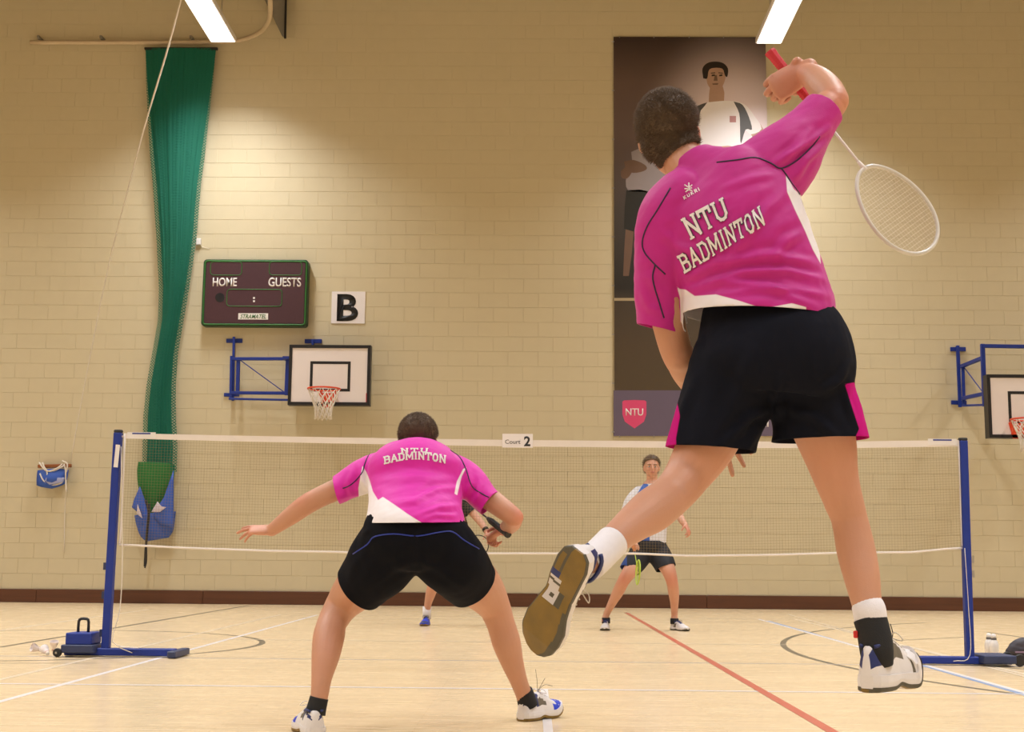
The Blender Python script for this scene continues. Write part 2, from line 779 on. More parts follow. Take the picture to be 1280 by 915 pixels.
# court lines
def line(pts, w, m_, h=.0006):
    """flat painted line through ground points"""
    b = bmesh.new()
    P = [Vector((p[0], p[1], 0)) for p in pts]
    prev = None
    for i, p in enumerate(P):
        t = (P[min(i + 1, len(P) - 1)] - P[max(i - 1, 0)]).normalized()
        s = Vector((-t.y, t.x, 0)) * w / 2
        ww = [b.verts.new(p + s + Vector((0, 0, h))), b.verts.new(p - s + Vector((0, 0, h)))]
        if prev:
            b.faces.new((prev[1], ww[1], ww[0], prev[0]))
        prev = ww
    me_ = bpy.data.meshes.new('court_line')
    b.to_mesh(me_); b.free()
    if me_.polygons[0].normal.z < 0:
        me_.flip_normals()
    return link('court_line', me_, m_, floor_)

def gx(px, py):
    p = ground(px, py); return (p.x, p.y)
XL = (ground(397, 769).x + ground(0, 876).x) / 2
XR = (ground(935, 770).x + ground(1275, 865).x) / 2
XC = (XL + XR) / 2
print('singles', XL, XR, 'width', XR - XL)
yb, yf = YN - 6.7, YN + 6.7
for x in (XL, XR, XL - .44, XR + .44):
    line([(x, yb), (x, yf)], .04, M['line_white'] if x in (XL, XR) else M['line_faint'], .0007)
for y in (YN - 1.98, YN + 1.98, yf - .76, yf):
    line([(XL - .46, y), (XR + .46, y)], .04, M['line_faint'] if y > YN else M['line_white'], .0009)
line([(XC, yb), (XC, YN - 1.98)], .04, M['line_white'], .0011)
line([(XL - 1.5, YN - .05), (XR + 1.5, YN - .05)], .04, M['line_dim'], .0004)
line([gx(783, 766), gx(1046, 918)], .052, M['line_red'], .0014)
line([gx(960, 776), gx(1290, 871)], .045, M['line_blue'], .0005)
def arc(cx, cy, r, a0, a1, w, h):
    line([(cx + r * math.cos(a), cy + r * math.sin(a)) for a in np.linspace(a0, a1, 90)], w, M['line_grey'], h)
arc(gx(327, 806)[0] - 1.85, 10.65, 1.83, -math.pi, math.pi, .05, .0002)
arc(gx(953, 803)[0] + 6.9, 10.2, 6.87, math.pi * .72, math.pi * 1.3, .05, .0002)
line([gx(0, 809), gx(310, 757)], .05, M['line_grey'], .0003)
line([gx(1110, 801), gx(1216, 796)], .04, M['line_grey'], .0003)
line([gx(1232, 790), gx(1300, 800)], .04, M['line_grey'], .0003)
line([gx(1140, 825), gx(1300, 838)], .04, M['line_grey'], .0003)
line([gx(0, 829), gx(120, 829)], .03, M['line_grey'], .0003)
line([gx(0, 788), gx(185, 762)], .05, M['line_faint'], .0003)
line([gx(985, 768), gx(1120, 805), gx(1290, 848)], .035, M['line_faint'], .0016)

# ================================================================ LUMINAIRES
LY = 18.2
lt = at(279, 50, LY)
rt_ = at(961, 57, LY)
LZ = (lt.z + rt_.z) / 2
print('luminaire z', lt.z, rt_.z, 'x', lt.x, rt_.x)
M['lamp'] = mat('lamp_diffuser', (1, .97, .93), .5, emit=3.0)
def luminaire(x, y, z, w=.34, L=1.55):
    t = thing('luminaire', 'x', 'ceiling light', (x, y, z), 'long white ceiling luminaires')
    b = bmesh.new(); box(b, (x - w / 2 - .02, y - L / 2 - .02, z + .006), (x + w / 2 + .02, y + L / 2 + .02, z + .085)); bevel_all(b, .01, 2)
    obj('housing', b, M['white'], t)
    b = bmesh.new(); box(b, (x - w / 2, y - L / 2, z), (x + w / 2, y + L / 2, z + .006))
    obj('diffuser', b, M['lamp'], t)
    for s in (-1, 1):
        b = bmesh.new(); tube(b, [(x, y + s * L * .4, z + .085), (x, y + s * L * .4, 9.395)], .006, 6)
        obj('suspension_wire', b, M['steel'], t)
    return t
def lamp_light(x, y, z, p=1.0, parent=None):
    ld = bpy.data.lights.new('lamp', 'AREA')
    ld.shape = 'RECTANGLE'; ld.size = .34; ld.size_y = 1.5
    ld.energy = LAMP_POWER * p; ld.color = LAMP_COLOR; ld.spread = LAMP_SPREAD
    o = bpy.data.objects.new('lamp', ld); COL.objects.link(o)
    o.location = (x, y, z - .012)
    return o
ll = luminaire(lt.x, LY - .78, LZ)
ll['label'] = 'left of the two lit ceiling luminaires, above the green divider net'
lamp_light(lt.x, LY - .78, LZ)
rr_ = dup(ll, (rt_.x - lt.x, 0, 0), 'right of the two lit ceiling luminaires, above the poster and the raised racket hand')
lamp_light(rt_.x, LY - .78, LZ)
for xi, x in enumerate((lt.x - 6.6, lt.x, rt_.x, rt_.x + 6.6)):
    for y in (LY - .78, 12.8, 9.1, 5.4, 1.7, -2.0, -6.5, -10.5):
        if y > 16 and xi in (1, 2):
            continue
        lamp_light(x, y, LZ)
        q = dup(ll, (x - lt.x, y - (LY - .78), 0), 'lit ceiling luminaire hanging above the hall outside the view') if y < 16 else None

# ================================================================ CURTAIN NET
M['green'] = mat('green_divider_net', (.002, .15, .11), .75, .3, 60, .6, 260, stretch=(3, 1, 1))
def net_alpha(name, color, pitch, thick):
    ma = mat(name, color, .8)
    nt = ma.node_tree; b = nt.nodes['Principled BSDF']
    tc = nt.nodes.new('ShaderNodeTexCoord')
    br = nt.nodes.new('ShaderNodeTexBrick')
    br.offset = 0.0
    br.inputs['Scale'].default_value = 1.0
    br.inputs['Brick Width'].default_value = pitch
    br.inputs['Row Height'].default_value = pitch
    br.inputs['Mortar Size'].default_value = thick
    br.inputs['Mortar Smooth'].default_value = 0
    br.inputs['Color1'].default_value = (0, 0, 0, 1); br.inputs['Color2'].default_value = (0, 0, 0, 1)
    br.inputs['Mortar'].default_value = (1, 1, 1, 1)
    mp = nt.nodes.new('ShaderNodeMapping'); mp.inputs['Rotation'].default_value = (math.pi / 2, 0, .785)
    nt.links.new(tc.outputs['Object'], mp.inputs[0])
    nt.links.new(mp.outputs[0], br.inputs['Vector'])
    nt.links.new(br.outputs['Color'], b.inputs['Alpha'])
    return ma
M['greenmesh'] = net_alpha('loose_green_mesh', (.003, .16, .10), .03, .005)
prof = [(60, 182, 270), (100, 184, 265), (160, 189, 256), (230, 196, 246), (300, 201, 240), (360, 204, 231), (400, 203, 224),
        (440, 196, 217), (480, 189, 214), (520, 185, 214), (560, 184, 216), (590, 184, 215)]
def curtain_sheet(name, off, pleats, amp, m_, parent, widen=0, thick=0.0):
    b = bmesh.new()
    NX = 90
    ys = np.linspace(60, 590, 70)
    pl = np.array([p[0] for p in prof], float)
    rows = []
    for y in ys:
        l = np.interp(y, pl, [p[1] for p in prof]) - widen * np.interp(y, [60, 200, 590], [0, 1, 1.2])
        r = np.interp(y, pl, [p[2] for p in prof]) + widen * np.interp(y, [60, 200, 590], [0, 1, 1.2])
        rw = []
        for i in range(NX + 1):
            u = i / NX
            bulge = math.sin(math.pi * u)
            ph = pleats * math.pi * 2 * (u + .04 * math.sin(u * 9 + 1))
            w = amp * (math.sin(ph) + .5 * math.sin(ph * 2.3 + y * .004)) * (.5 + .5 * math.sin(y * .011 + u * 4) * .4)
            p = at(l + (r - l) * u, y, YW - .12 - off - bulge * .10)
            p.y -= w
            rw.append(b.verts.new(p))
        rows.append(rw)
    for a, c in zip(rows[:-1], rows[1:]):
        for i in range(NX):
            b.faces.new((a[i], a[i + 1], c[i + 1], c[i]))
    return obj(name, b, m_, parent, True)
cp = at(226, 60, YW - .15)
cur = thing('divider_net', 'green divider curtain net drawn together down the end wall, its foot tucked in a bag', 'curtain net', cp)
curtain_sheet('gathered_netting', 0, 11, .022, M['green'], cur)
curtain_sheet('loose_mesh', .05, 7, .012, M['greenmesh'], cur, 5)
b = bmesh.new(); bar(b, at(181, 61, YW - .17), at(272, 61, YW - .17), .05, .03); obj('header_strip', b, M['rubber'], cur)
# hanging foot of the net (green cloth) and the blue bag holding it
M['greencloth'] = mat('green_cloth', (.015, .16, .035), .8, .15, 20, .3, 90)
M['bluecloth'] = mat('blue_nylon', (.03, .10, .48), .55, .18, 14, .3, 70)
M['lining'] = mat('pale_lining', (.62, .55, .62), .8, .1, 20)
def lump(name, st, ydepth, m_, parent, folds=.006, sub=5, squash=.45):
    b = bmesh.new()
    chain(b, st, 36, sub, False)
    me_ = bpy.data.meshes.new(name); bmesh.ops.recalc_face_normals(b, faces=b.faces); b.to_mesh(me_); b.free()
    bb = bmesh.new(); bb.from_mesh(me_); bmesh.ops.subdivide_edges(bb, edges=bb.edges[:], cuts=1, use_grid_fill=True); bb.to_mesh(me_); bb.free()
    wrinkle(me_, folds, 9, (0, 0, 1), .2, 3)
    smooth_shade(me_)
    return link(name, me_, m_, parent)
yy = YW - .20
lump('green_cloth_tail', [(196, 579, yy, 22.5, .45), (195, 590, yy, 23, .45), (194, 605, yy, 21, .45), (191, 622, yy, 16, .45), (187, 640, yy, 11, .45), (184, 652, yy, 7, .45)], yy, M['greencloth'], cur, .012)
bag = thing('curtain_bag', 'blue nylon bag hanging open around the foot of the green divider net', 'bag', at(193, 676, YW - .2))
lump('bag_body', [(194, 642, yy, 25, .62), (195, 655, yy, 23, .62), (196, 667, yy, 20, .6), (197, 674, yy, 14, .6)], yy, M['bluecloth'], bag, .008)
# upper flaps with pale lining
def flap(name, pts, m_, parent, Y, t=.006, dome=.03):
    c = np.mean(np.array(pts, float), 0)
    b = bmesh.new()
    P = []
    n = len(pts)
    v = [b.verts.new(at(p[0], p[1], Y)) for p in pts]
    cc = b.verts.new(at(c[0], c[1], Y - dome))
    for i in range(n):
        b.faces.new((v[i], v[(i + 1) % n], cc))
    bmesh.ops.subdivide_edges(b, edges=b.edges[:], cuts=3, use_grid_fill=True)
    bmesh.ops.smooth_vert(b, verts=[q for q in b.verts if not q.is_boundary], factor=.5, use_axis_x=True, use_axis_y=True, use_axis_z=True)
    bmesh.ops.solidify(b, geom=b.faces[:], thickness=t)
    return obj(name, b, m_, parent, True)
flap('bag_flap', [(217, 588), (217, 640), (216, 660), (200, 655), (190, 645), (197, 634), (205, 622)], M['bluecloth'], bag, YW - .36)
flap('bag_flap', [(175, 608), (180, 622), (186, 645), (190, 652), (176, 658), (172, 640), (165, 634), (168, 624)], M['bluecloth'], bag, YW - .36)
flap('bag_lining', [(197, 627), (202, 633), (208, 634), (200, 640), (189, 640)], M['lining'], bag, YW - .40, .004, .005)
flap('bag_lining', [(172, 630), (177, 644), (178, 648), (171, 642)], M['lining'], bag, YW - .40, .004, .005)
b = bmesh.new()
tube(b, [at(182, 625, YW - .45), at(186, 640, YW - .46), at(184, 662, YW - .44), at(182, 690, YW - .36), at(181, 708, YW - .35)], .018, 8, 4)
tube(b, [at(187, 630, YW - .45), at(185, 650, YW - .46), at(183, 672, YW - .42), at(183, 700, YW - .36), at(181, 710, YW - .36)], .012, 8, 4)
obj('black_strap', b, M['rubber'], bag, True)

# track along the wall and round the corner into the hall
M['track'] = mat('cream_track', (.60, .48, .33), .4, .1, 12)
tp = [at(38, 53, YW - .12), at(120, 53, YW - .12), at(200, 53, YW - .12), at(285, 52, YW - .12), at(318, 44, YW - .3), at(334, 30, YW - .9), at(338, 8, YW - 2.0), at(334, -40, YW - 3.6)]
tk = thing('curtain_track', 'long pale curtain rail above the green net, curving out at its right end', 'rail', tp[0])
b = bmesh.new(); tube(b, tp, .035, 8, 6); obj('rail', b, M['track'], tk, True)
for px in (50, 128, 240):
    b = bmesh.new(); c = at(px, 51, YW - .09); boxc(b, (c.x, c.y, c.z + .03), (.04, .18, .05)); bevel_all(b, .006, 1); obj('bracket', b, M['greymetal'], tk)
gp = [at(328, -6, YW - .2), at(358, -6, YW - .2), at(357, 47, YW - .2), at(352, 44, YW - .2)]
b = bmesh.new(); poly(b, gp, .05, (0, 1, 0))
t_ = tag(obj('gusset_plate', b, M['greymetal']), 'dark triangular steel plate coming down at the top edge beside the end of the rail', 'bracket')
b = bmesh.new(); bar(b, at(357.5, -6, YW - .24), at(356.5, 48, YW - .24), .03, .03)
obj('edge_strip', b, M['black'], t_)

# ropes
rpts = [at(230, -14, 16.1), at(207, 70, 16.7), at(183, 150, 17.5), at(165, 217, 17.9), at(135, 335, 18.5), at(104, 490, 18.95), at(88, 578, YW - .1)]
b = bmesh.new(); tube(b, rpts, [.012, .012, .011, .009, .007, .006, .006], 6, 4)
tag(obj('hoist_rope', b, M['cord'], None, True), 'long thin pale rope running slantwise from the ceiling down to the cleat on the wall', 'rope')

cl = thing('rope_cleat', 'small wooden cleat wound with pale rope over a blue pouch on the wall', 'cleat', at(67, 590, YW))
b = bmesh.new(); bar(b, at(48, 583, YW - .09), at(89, 582, YW - .09), .075, .05); bevel_all(b, .01, 2); obj('cleat_bar', b, mat('varnished_wood', (.30, .09, .02), .4, .3, 12, stretch=(1, 6, 6)), cl)
flap('blue_pouch', [(49, 589), (86, 588), (83, 603), (66, 609), (48, 606)], M['bluecloth'], cl, YW - .10, .05, .07)
flap('pouch_window', [(58, 597), (81, 597), (79, 603), (62, 606), (56, 601)], mat('clear_plastic_patch', (.35, .38, .62), .25), cl, YW - .19, .003, .004)
b = bmesh.new()
for pts in ([(49, 578), (54, 585), (60, 589), (70, 586), (78, 580)], [(53, 578), (58, 588), (68, 588), (80, 582)], [(80, 580), (82, 588), (82, 600), (83, 615)],
            [(50, 592), (54, 600), (62, 606), (76, 604), (80, 598)], [(57, 586), (59, 592), (57, 600)], [(78, 576), (84, 580), (83, 590)]):
    tube(b, [at(p[0], p[1], YW - .16 - .02 * (i % 2)) for i, p in enumerate(pts)], .011, 6, 4)
obj('rope_coil', b, M['cord'], cl, True)
b = bmesh.new(); tube(b, [at(83, 600, YW - .15), at(81, 640, YW - .03), at(80, 690, YW - .02)], .006, 6, 4)
obj('rope_tail', b, M['cord'], cl, True)

# ================================================================ SCOREBOARD, SIGNS
def wq(px, py, off):
    return at(px, py, YW - off)
def rrect(c0, c1, r, n=5):
    """rounded rectangle in x,z between corner points"""
    x0, x1, z0, z1 = min(c0.x, c1.x), max(c0.x, c1.x), min(c0.z, c1.z), max(c0.z, c1.z)
    P = []
    for cx, cz, a in ((x1 - r, z1 - r, 0), (x0 + r, z1 - r, 90), (x0 + r, z0 + r, 180), (x1 - r, z0 + r, 270)):
        for k in range(n + 1):
            t = math.radians(a + 90 * k / n)
            P.append((cx + r * math.cos(t), cz + r * math.sin(t)))
    return P
M['score'] = mat('maroon_scoreboard_panel', (.060, .018, .026), .55, .2, 30, .2, 120)
M['scoreedge'] = mat('dark_green_trim', (.01, .05, .02), .45, .2, 20)
M['greenline'] = mat('green_print', (.03, .16, .03), .5)
sb = thing('scoreboard', 'dark maroon electric scoreboard with home and guests panels on the end wall', 'scoreboard', wq(319, 408, 0))
D = .16
P = rrect(wq(254.5, 324, D), wq(383, 408, D), .05)
b = bmesh.new(); poly(b, [(x, YW - D + .012, z) for x, z in P], D - .02, (0, 1, 0)); obj('case', b, M['scoreedge'], sb)
P2 = rrect(wq(258, 327.5, D), wq(379.5, 404.5, D), .035)
b = bmesh.new(); poly(b, [(x, YW - D, z) for x, z in P2], .02, (0, 1, 0)); obj('front_panel', b, M['score'], sb)
def frame_loop(P, r, y, name, m_, parent):
    b = bmesh.new()
    P3 = [(x, y, z) for x, z in P]
    tube(b, P3 + [P3[0], P3[1]], r, 6)
    return obj(name, b, m_, parent, True)
frame_loop(rrect(wq(256.5, 326, D), wq(381, 406, D), .045), .012, YW - D + .004, 'green_edge', M['greenline'], sb)
for a, c in (((263.5, 327), (302, 344)), ((337, 327), (377, 344)), ((284, 361.5), (352, 383))):
    frame_loop(rrect(wq(*a, D), wq(*c, D), .05), .006, YW - D - .001, 'display_outline', M['greenline'], sb)
text_obj('home_lettering', 'HOME', M['white'], sb, wq(281, 352.5, D), 31 * .01150, 11.5 * .0115, bold=.02)
text_obj('guests_lettering', 'GUESTS', M['white'], sb, wq(356, 352.7, D), 42 * .0115, 12 * .0115, bold=.02)
b = bmesh.new()
for py in (372.5, 376.5):
    c = wq(317.5, py, D); boxc(b, c, (.026, .006, .026))
obj('colon', b, M['white'], sb)
b = bmesh.new(); c = wq(275, 372, D); lathe(b, [(.07, 0), (.07, .003)], (c.x, c.y, c.z), (0, -1, 0), 20); obj('horn_grille', b, M['black'], sb)
b = bmesh.new(); a_, c_ = wq(298, 391.5, D), wq(335, 399.5, D); box(b, (a_.x, YW - D - .003, c_.z), (c_.x, YW - D, a_.z)); pl_ = obj('maker_plate', b, M['white'], sb)
text_obj('maker_lettering', 'STRAMATEL', M['greenline'], pl_, wq(316.5, 395.5, D + .004), 33 * .0115, 5.5 * .0115, bold=.01, shear=.3)
# shadow gap batten behind it
b = bmesh.new(); a_, c_ = wq(415, 364.5, .012), wq(456, 404.5, .012); box(b, (a_.x, YW - .018, c_.z), (c_.x, YW - .005, a_.z)); bevel_all(b, .002, 1)
bs = tag(obj('letter_sign', b, M['paper']), 'square white sign with a bold black letter B above the left basketball hoop', 'sign')
text_obj('letter', 'B', M['ink'], bs, wq(434.5, 384.5, .02), 27 * .0116, 35 * .0116, bold=.03)
b = bmesh.new(); a_, c_ = wq(245.5, 298, .05), wq(251, 306, .05); box(b, (a_.x, YW - .06, c_.z), (c_.x, YW - .005, a_.z)); bevel_all(b, .006, 1)
se = tag(obj('wall_sensor', b, M['white']), 'tiny white box fixed on the wall between the divider net and the scoreboard', 'wall box')
b = bmesh.new(); tube(b, [wq(250, 306, .03), wq(254, 309, .02), wq(262, 311, .012)], .004, 5, 3); obj('cable', b, M['cord'], se, True)

# ================================================================ POSTER
PY = YW - .03
def pq(px, py, off=0.0):
    return at(px, py, PY - off)
def pframe(x0, y0, x1, y1):
    a, c = pq(x0, y0), pq(x1, y1)
    return a.x, c.x, c.z, a.z
px0, px1, pz0, pz1 = pframe(767, 46, 966.5, 545)
b = bmesh.new(); box(b, (px0, PY, pz0), (px1, PY + .006, pz1))
ps = obj('sports_poster', b, None)
tag(ps, 'tall dark printed banner of two athletes hung on the end wall behind the jumping player', 'poster')
def poster_mat():
    ma = bpy.data.materials.new('poster_print'); ma.use_nodes = True
    nt = ma.node_tree; bs_ = nt.nodes['Principled BSDF']; bs_.inputs['Roughness'].default_value = .45
    tc = nt.nodes.new('ShaderNodeTexCoord')
    sx = nt.nodes.new('ShaderNodeSeparateXYZ'); nt.links.new(tc.outputs['Object'], sx.inputs[0])
    # vertical print ramp
    mr = nt.nodes.new('ShaderNodeMapRange'); mr.inputs['From Min'].default_value = pz0; mr.inputs['From Max'].default_value = pz1
    nt.links.new(sx.outputs['Z'], mr.inputs['Value'])
    cr = nt.nodes.new('ShaderNodeValToRGB'); e = cr.color_ramp.elements
    e[0].position = 0; e[0].color = (.085, .06, .03, 1); e[1].position = 1; e[1].color = (.035, .02, .018, 1)
    for p_, c_ in ((.22, (.075, .05, .028, 1)), (.33, (.055, .04, .028, 1)), (.36, (.02, .018, .016, 1)), (.55, (.06, .05, .045, 1)), (.75, (.14, .10, .10, 1)), (.88, (.13, .085, .075, 1))):
        q = e.new(p_); q.color = c_
    nt.links.new(mr.outputs[0], cr.inputs[0])
    # printed glow round the central athlete
    c = pq(915, 185)
    vm = nt.nodes.new('ShaderNodeVectorMath'); vm.operation = 'SUBTRACT'; vm.inputs[1].default_value = (c.x, PY, c.z)
    nt.links.new(tc.outputs['Object'], vm.inputs[0])
    vs = nt.nodes.new('ShaderNodeVectorMath'); vs.operation = 'MULTIPLY'; vs.inputs[1].default_value = (.72, 0, .52)
    nt.links.new(vm.outputs[0], vs.inputs[0])
    ln = nt.nodes.new('ShaderNodeVectorMath'); ln.operation = 'LENGTH'; nt.links.new(vs.outputs[0], ln.inputs[0])
    g = nt.nodes.new('ShaderNodeMapRange'); g.interpolation_type = 'SMOOTHERSTEP'
    g.inputs['From Min'].default_value = .12; g.inputs['From Max'].default_value = 1.15; g.inputs['To Min'].default_value = 1; g.inputs['To Max'].default_value = 0
    nt.links.new(ln.outputs['Value'], g.inputs['Value'])
    mx = nt.nodes.new('ShaderNodeMix'); mx.data_type = 'RGBA'
    mx.inputs[7].default_value = (.78, .66, .70, 1)
    nt.links.new(g.outputs[0], mx.inputs[0]); nt.links.new(cr.outputs[0], mx.inputs[6])
    nt.links.new(mx.outputs[2], bs_.inputs['Base Color'])
    return ma
ps.data.materials.append(poster_mat())
def printed(name, pts, m_, off, sm=1):
    P = [np.array(p, float) for p in pts]
    if sm > 1:
        P = catmull(P + [P[0]], sm)[:-1]
    b = bmesh.new()
    P = [pq(p[0], p[1], 0) for p in P]
    vs = [b.verts.new((p.x, PY - off, p.z)) for p in P]
    f = b.faces.new(vs)
    if f.normal.y > 0:
        f.normal_flip()
    f.normal_update()
    if f.normal.y > 0:
        f.normal_flip()
    bmesh.ops.triangulate(b, faces=b.faces[:])
    me_ = bpy.data.meshes.new(name); b.to_mesh(me_); b.free()
    return link(name, me_, m_, ps)
mp_ = lambda n, c, v=.1: mat('print_' + n, c, .45, v, 3)
PK = mp_('skin', (.46, .29, .21), .25); PKD = mp_('skin_shadow', (.17, .10, .07), .3); PH = mp_('hair', (.018, .011, .009)); PT = mp_('tshirt', (.80, .76, .78), .05)
PG = mp_('grey', (.075, .07, .07)); PBK = mp_('shorts', (.022, .022, .02)); PDT = mp_('dim_tshirt', (.30, .26, .27)); PB = mp_('purple_band', (.135, .105, .165)); PP = mp_('pink', (.72, .07, .20))
printed('band', [(767, 488), (966.5, 488), (966.5, 545), (767, 545)], PB, .0006)
printed('floor_edge', [(767, 372.5), (800, 372.5), (960, 371), (960, 374.5), (800, 376), (767, 376)], mp_('ledge', (.42, .33, .2)), .0006)
# central athlete
printed('arm', [(934, 160), (948, 153), (956, 166), (966, 185), (966, 205), (952, 190)], PK, .001, 3)
printed('arm', [(873, 150), (882, 152), (876, 190), (866, 205), (858, 200)], PK, .001, 3)
printed('shirt', [(884, 128), (910, 126), (930, 130), (943, 145), (952, 161), (938, 168), (929, 160), (926, 180), (918, 205), (912, 225), (880, 225), (874, 200), (876, 170), (868, 165), (864, 150), (870, 134)], PT, .0014, 3)
printed('sleeve_panel', [(917, 127), (928, 131), (936, 146), (940, 162), (932, 162), (926, 180), (925, 160), (924, 142)], PG, .0018, 3)
printed('sleeve_panel', [(868, 134), (884, 128), (876, 138), (874, 146), (870, 150)], PG, .0018, 2)
printed('shorts', [(878, 224), (914, 224), (920, 262), (924, 300), (902, 302), (897, 262), (890, 302), (868, 300), (872, 258)], PBK, .0014, 1)
printed('leg', [(906, 300), (920, 300), (916, 340), (912, 368), (904, 368), (905, 335)], PKD, .001, 1)
printed('leg', [(871, 300), (887, 300), (884, 335), (880, 368), (872, 368), (874, 335)], PKD, .001, 1)
printed('neck', [(888, 106), (903, 106), (905, 126), (896, 131), (886, 127)], PK, .001, 2)
printed('face', [(882, 88), (888, 82), (902, 82), (907, 92), (905, 104), (899, 112), (890, 112), (884, 104)], PK, .0022, 3)
printed('hair', [(879, 98), (878, 86), (884, 79), (894, 77), (904, 79), (910, 86), (909, 96), (906, 94), (903, 86), (892, 85), (886, 88), (884, 98)], PH, .0026, 3)
for x in (889.5, 899):
    printed('eye', [(x, 93.5), (x + 4, 93), (x + 4, 95), (x, 95.5)], PH, .0028)
printed('brow', [(888.5, 91), (894, 90.5), (894, 91.6), (888.5, 92)], PH, .0028)
printed('brow', [(898, 90.5), (903.5, 91), (903.5, 92), (898, 91.6)], PH, .0028)
printed('mouth', [(890, 104.5), (898, 104), (897, 106), (891, 106)], PKD, .0028)
printed('nose_shade', [(893.5, 94), (896, 94), (897, 101), (892, 101)], PKD, .0027)
printed('badge', [(912, 145), (920, 145), (920, 153), (912, 153)], mp_('badge', (.45, .2, .2)), .0024)
# athlete at the left with folded arms
printed('shirt', [(789, 190), (806, 184), (826, 190), (836, 210), (828, 228), (822, 246), (806, 240), (785, 238), (783, 220), (790, 206)], PDT, .0014, 3)
printed('folded_arm', [(780, 202), (792, 200), (806, 206), (808, 212), (796, 216), (784, 214)], PKD, .002, 3)
printed('folded_arm', [(776, 214), (784, 208), (790, 214), (784, 223), (777, 222)], PKD, .0021, 3)
printed('shorts', [(783, 238), (800, 237), (817, 241), (818, 262), (814, 288), (799, 288), (797, 264), (794, 290), (780, 286), (781, 258)], PBK, .0014, 1)
printed('leg', [(782, 286), (792, 289), (790, 315), (786, 345), (779, 345), (780, 315)], PKD, .001, 1)
printed('face', [(806, 160), (820, 160), (822, 174), (814, 184), (806, 178)], PKD, .0014, 3)
# shield and wording
sh_ = [(778, 502), (780, 500.5), (793, 500), (806, 500.5), (808, 502), (808, 518), (805, 527), (793, 535.5), (781, 527), (778, 518)]
printed('shield', sh_, PP, .0014, 1)
text_obj('university_initials', 'NTU', M['white'], ps, pq(793, 515, .003), 22 * .01155, 9 * .0116, bold=.012, thick=.0006)
text_obj('wording', 'K', M['white'], ps, pq(848.5, 524, .0015), 6.5 * .01155, 8.5 * .0116, thick=.0006)
text_obj('wording', 'RI', M['white'], ps, pq(954.5, 530, .0015), 12.5 * .01155, 7 * .0116, thick=.0006, bold=.01)
for k in range(9):
    for px in (764.5, 969):
        if px > 900 and k > 2:
            continue
        py = 52 + k * 61
        c = at(px, py, PY - .004)
        b = bmesh.new(); tube(b, [(c.x, c.y, c.z), (c.x + (.03 if px < 900 else -.03), c.y + .001, c.z)], .006, 6)
        lathe(b, [(.012, 0), (.012, .008)], (c.x + (.03 if px < 900 else -.03), c.y + .004, c.z), (0, -1, 0), 8)
        obj('eyelet', b, M['steel'], ps)
for px in (775, 818, 862, 905):
    for py in (45, 547):
        if py > 500 and px > 830:
            continue
        c = at(px, py, PY - .004)
        b = bmesh.new(); tube(b, [(c.x, c.y, c.z), (c.x - .01, c.y, c.z + (.03 if py > 500 else -.03))], .006, 6)
        obj('eyelet', b, M['steel'], ps)

# ================================================================ BASKETBALL HOOPS
def hoop(label, x0, y0, x1, y1, Yb, frame_side, ring_px, inner):
    cc = at((x0 + x1) / 2, y1, Yb)
    t = thing('basketball_hoop', label, 'basketball hoop', cc, 'wall mounted basketball hoops')
    a, c = at(x0, y0, Yb), at(x1, y1, Yb)
    th = .055
    b = bmesh.new(); box(b, (a.x + .03, Yb, c.z + .03), (c.x - .03, Yb + .03, a.z - .03)); bd = obj('backboard', b, mat('backboard_white', (.82, .76, .76), .4, .04, 4), t)
    w = .045
    b = bmesh.new()
    box(b, (a.x, Yb - .012, a.z - w), (c.x, Yb + .15, a.z)); box(b, (a.x, Yb - .012, c.z), (c.x, Yb + .15, c.z + w))
    box(b, (a.x, Yb - .011, c.z + w), (a.x + w, Yb + .15, a.z - w)); box(b, (c.x - w, Yb - .011, c.z + w), (c.x, Yb + .15, a.z - w))
    obj('board_frame', b, M['black'], t)
    i0, i1 = at(inner[0], inner[1], Yb), at(inner[2], inner[3], Yb)
    b = bmesh.new(); w = .04; y = Yb - .002
    box(b, (i0.x, y, i0.z - w), (i1.x, y + .002, i0.z)); box(b, (i0.x, y, i1.z), (i1.x, y + .002, i1.z + w))
    box(b, (i0.x, y, i1.z + w), (i0.x + w, y + .002, i0.z - w)); box(b, (i1.x - w, y, i1.z + w), (i1.x, y + .002, i0.z - w))
    obj('target_square', b, M['black'], bd)
    if ring_px:
        rx, ry = ring_px
        rc = at(rx, ry, Yb - .42)
        b = bmesh.new()
        tube(b, [(rc.x + .225 * math.cos(q), rc.y + .225 * math.sin(q), rc.z) for q in np.linspace(0, 2 * math.pi, 33)], .012, 8)
        rg = obj('ring', b, M['hoop'], t, True)
        b = bmesh.new()
        pts = [(rc.x - .12, Yb, rc.z - .01), (rc.x + .12, Yb, rc.z - .01), (rc.x + .07, Yb, rc.z - .22), (rc.x - .07, Yb, rc.z - .22)]
        poly(b, pts, .012, (0, -1, 0))
        for s in (-1, 1):
            bar(b, (rc.x + s * .08, Yb, rc.z - .16), (rc.x + s * .10, rc.y + .20, rc.z), .02)
            bar(b, (rc.x + s * .10, Yb, rc.z), (rc.x + s * .09, rc.y + .2, rc.z), .02)
        obj('ring_bracket', b, M['hoop'], t)
        b = bmesh.new()
        N = 12
        lv = [(0, .225), (-.09, .19), (-.18, .155), (-.27, .125), (-.36, .115), (-.43, .12)]
        for k in range(N):
            for s in (-1, 1):
                tube(b, [(rc.x + r * math.cos(2 * math.pi * (k + s * i / 2) / N), rc.y + r * math.sin(2 * math.pi * (k + s * i / 2) / N), rc.z + dz) for i, (dz, r) in enumerate(lv)], .0065, 5)
        obj('hoop_net', b, M['cord'], t, True)
    return t, a, c

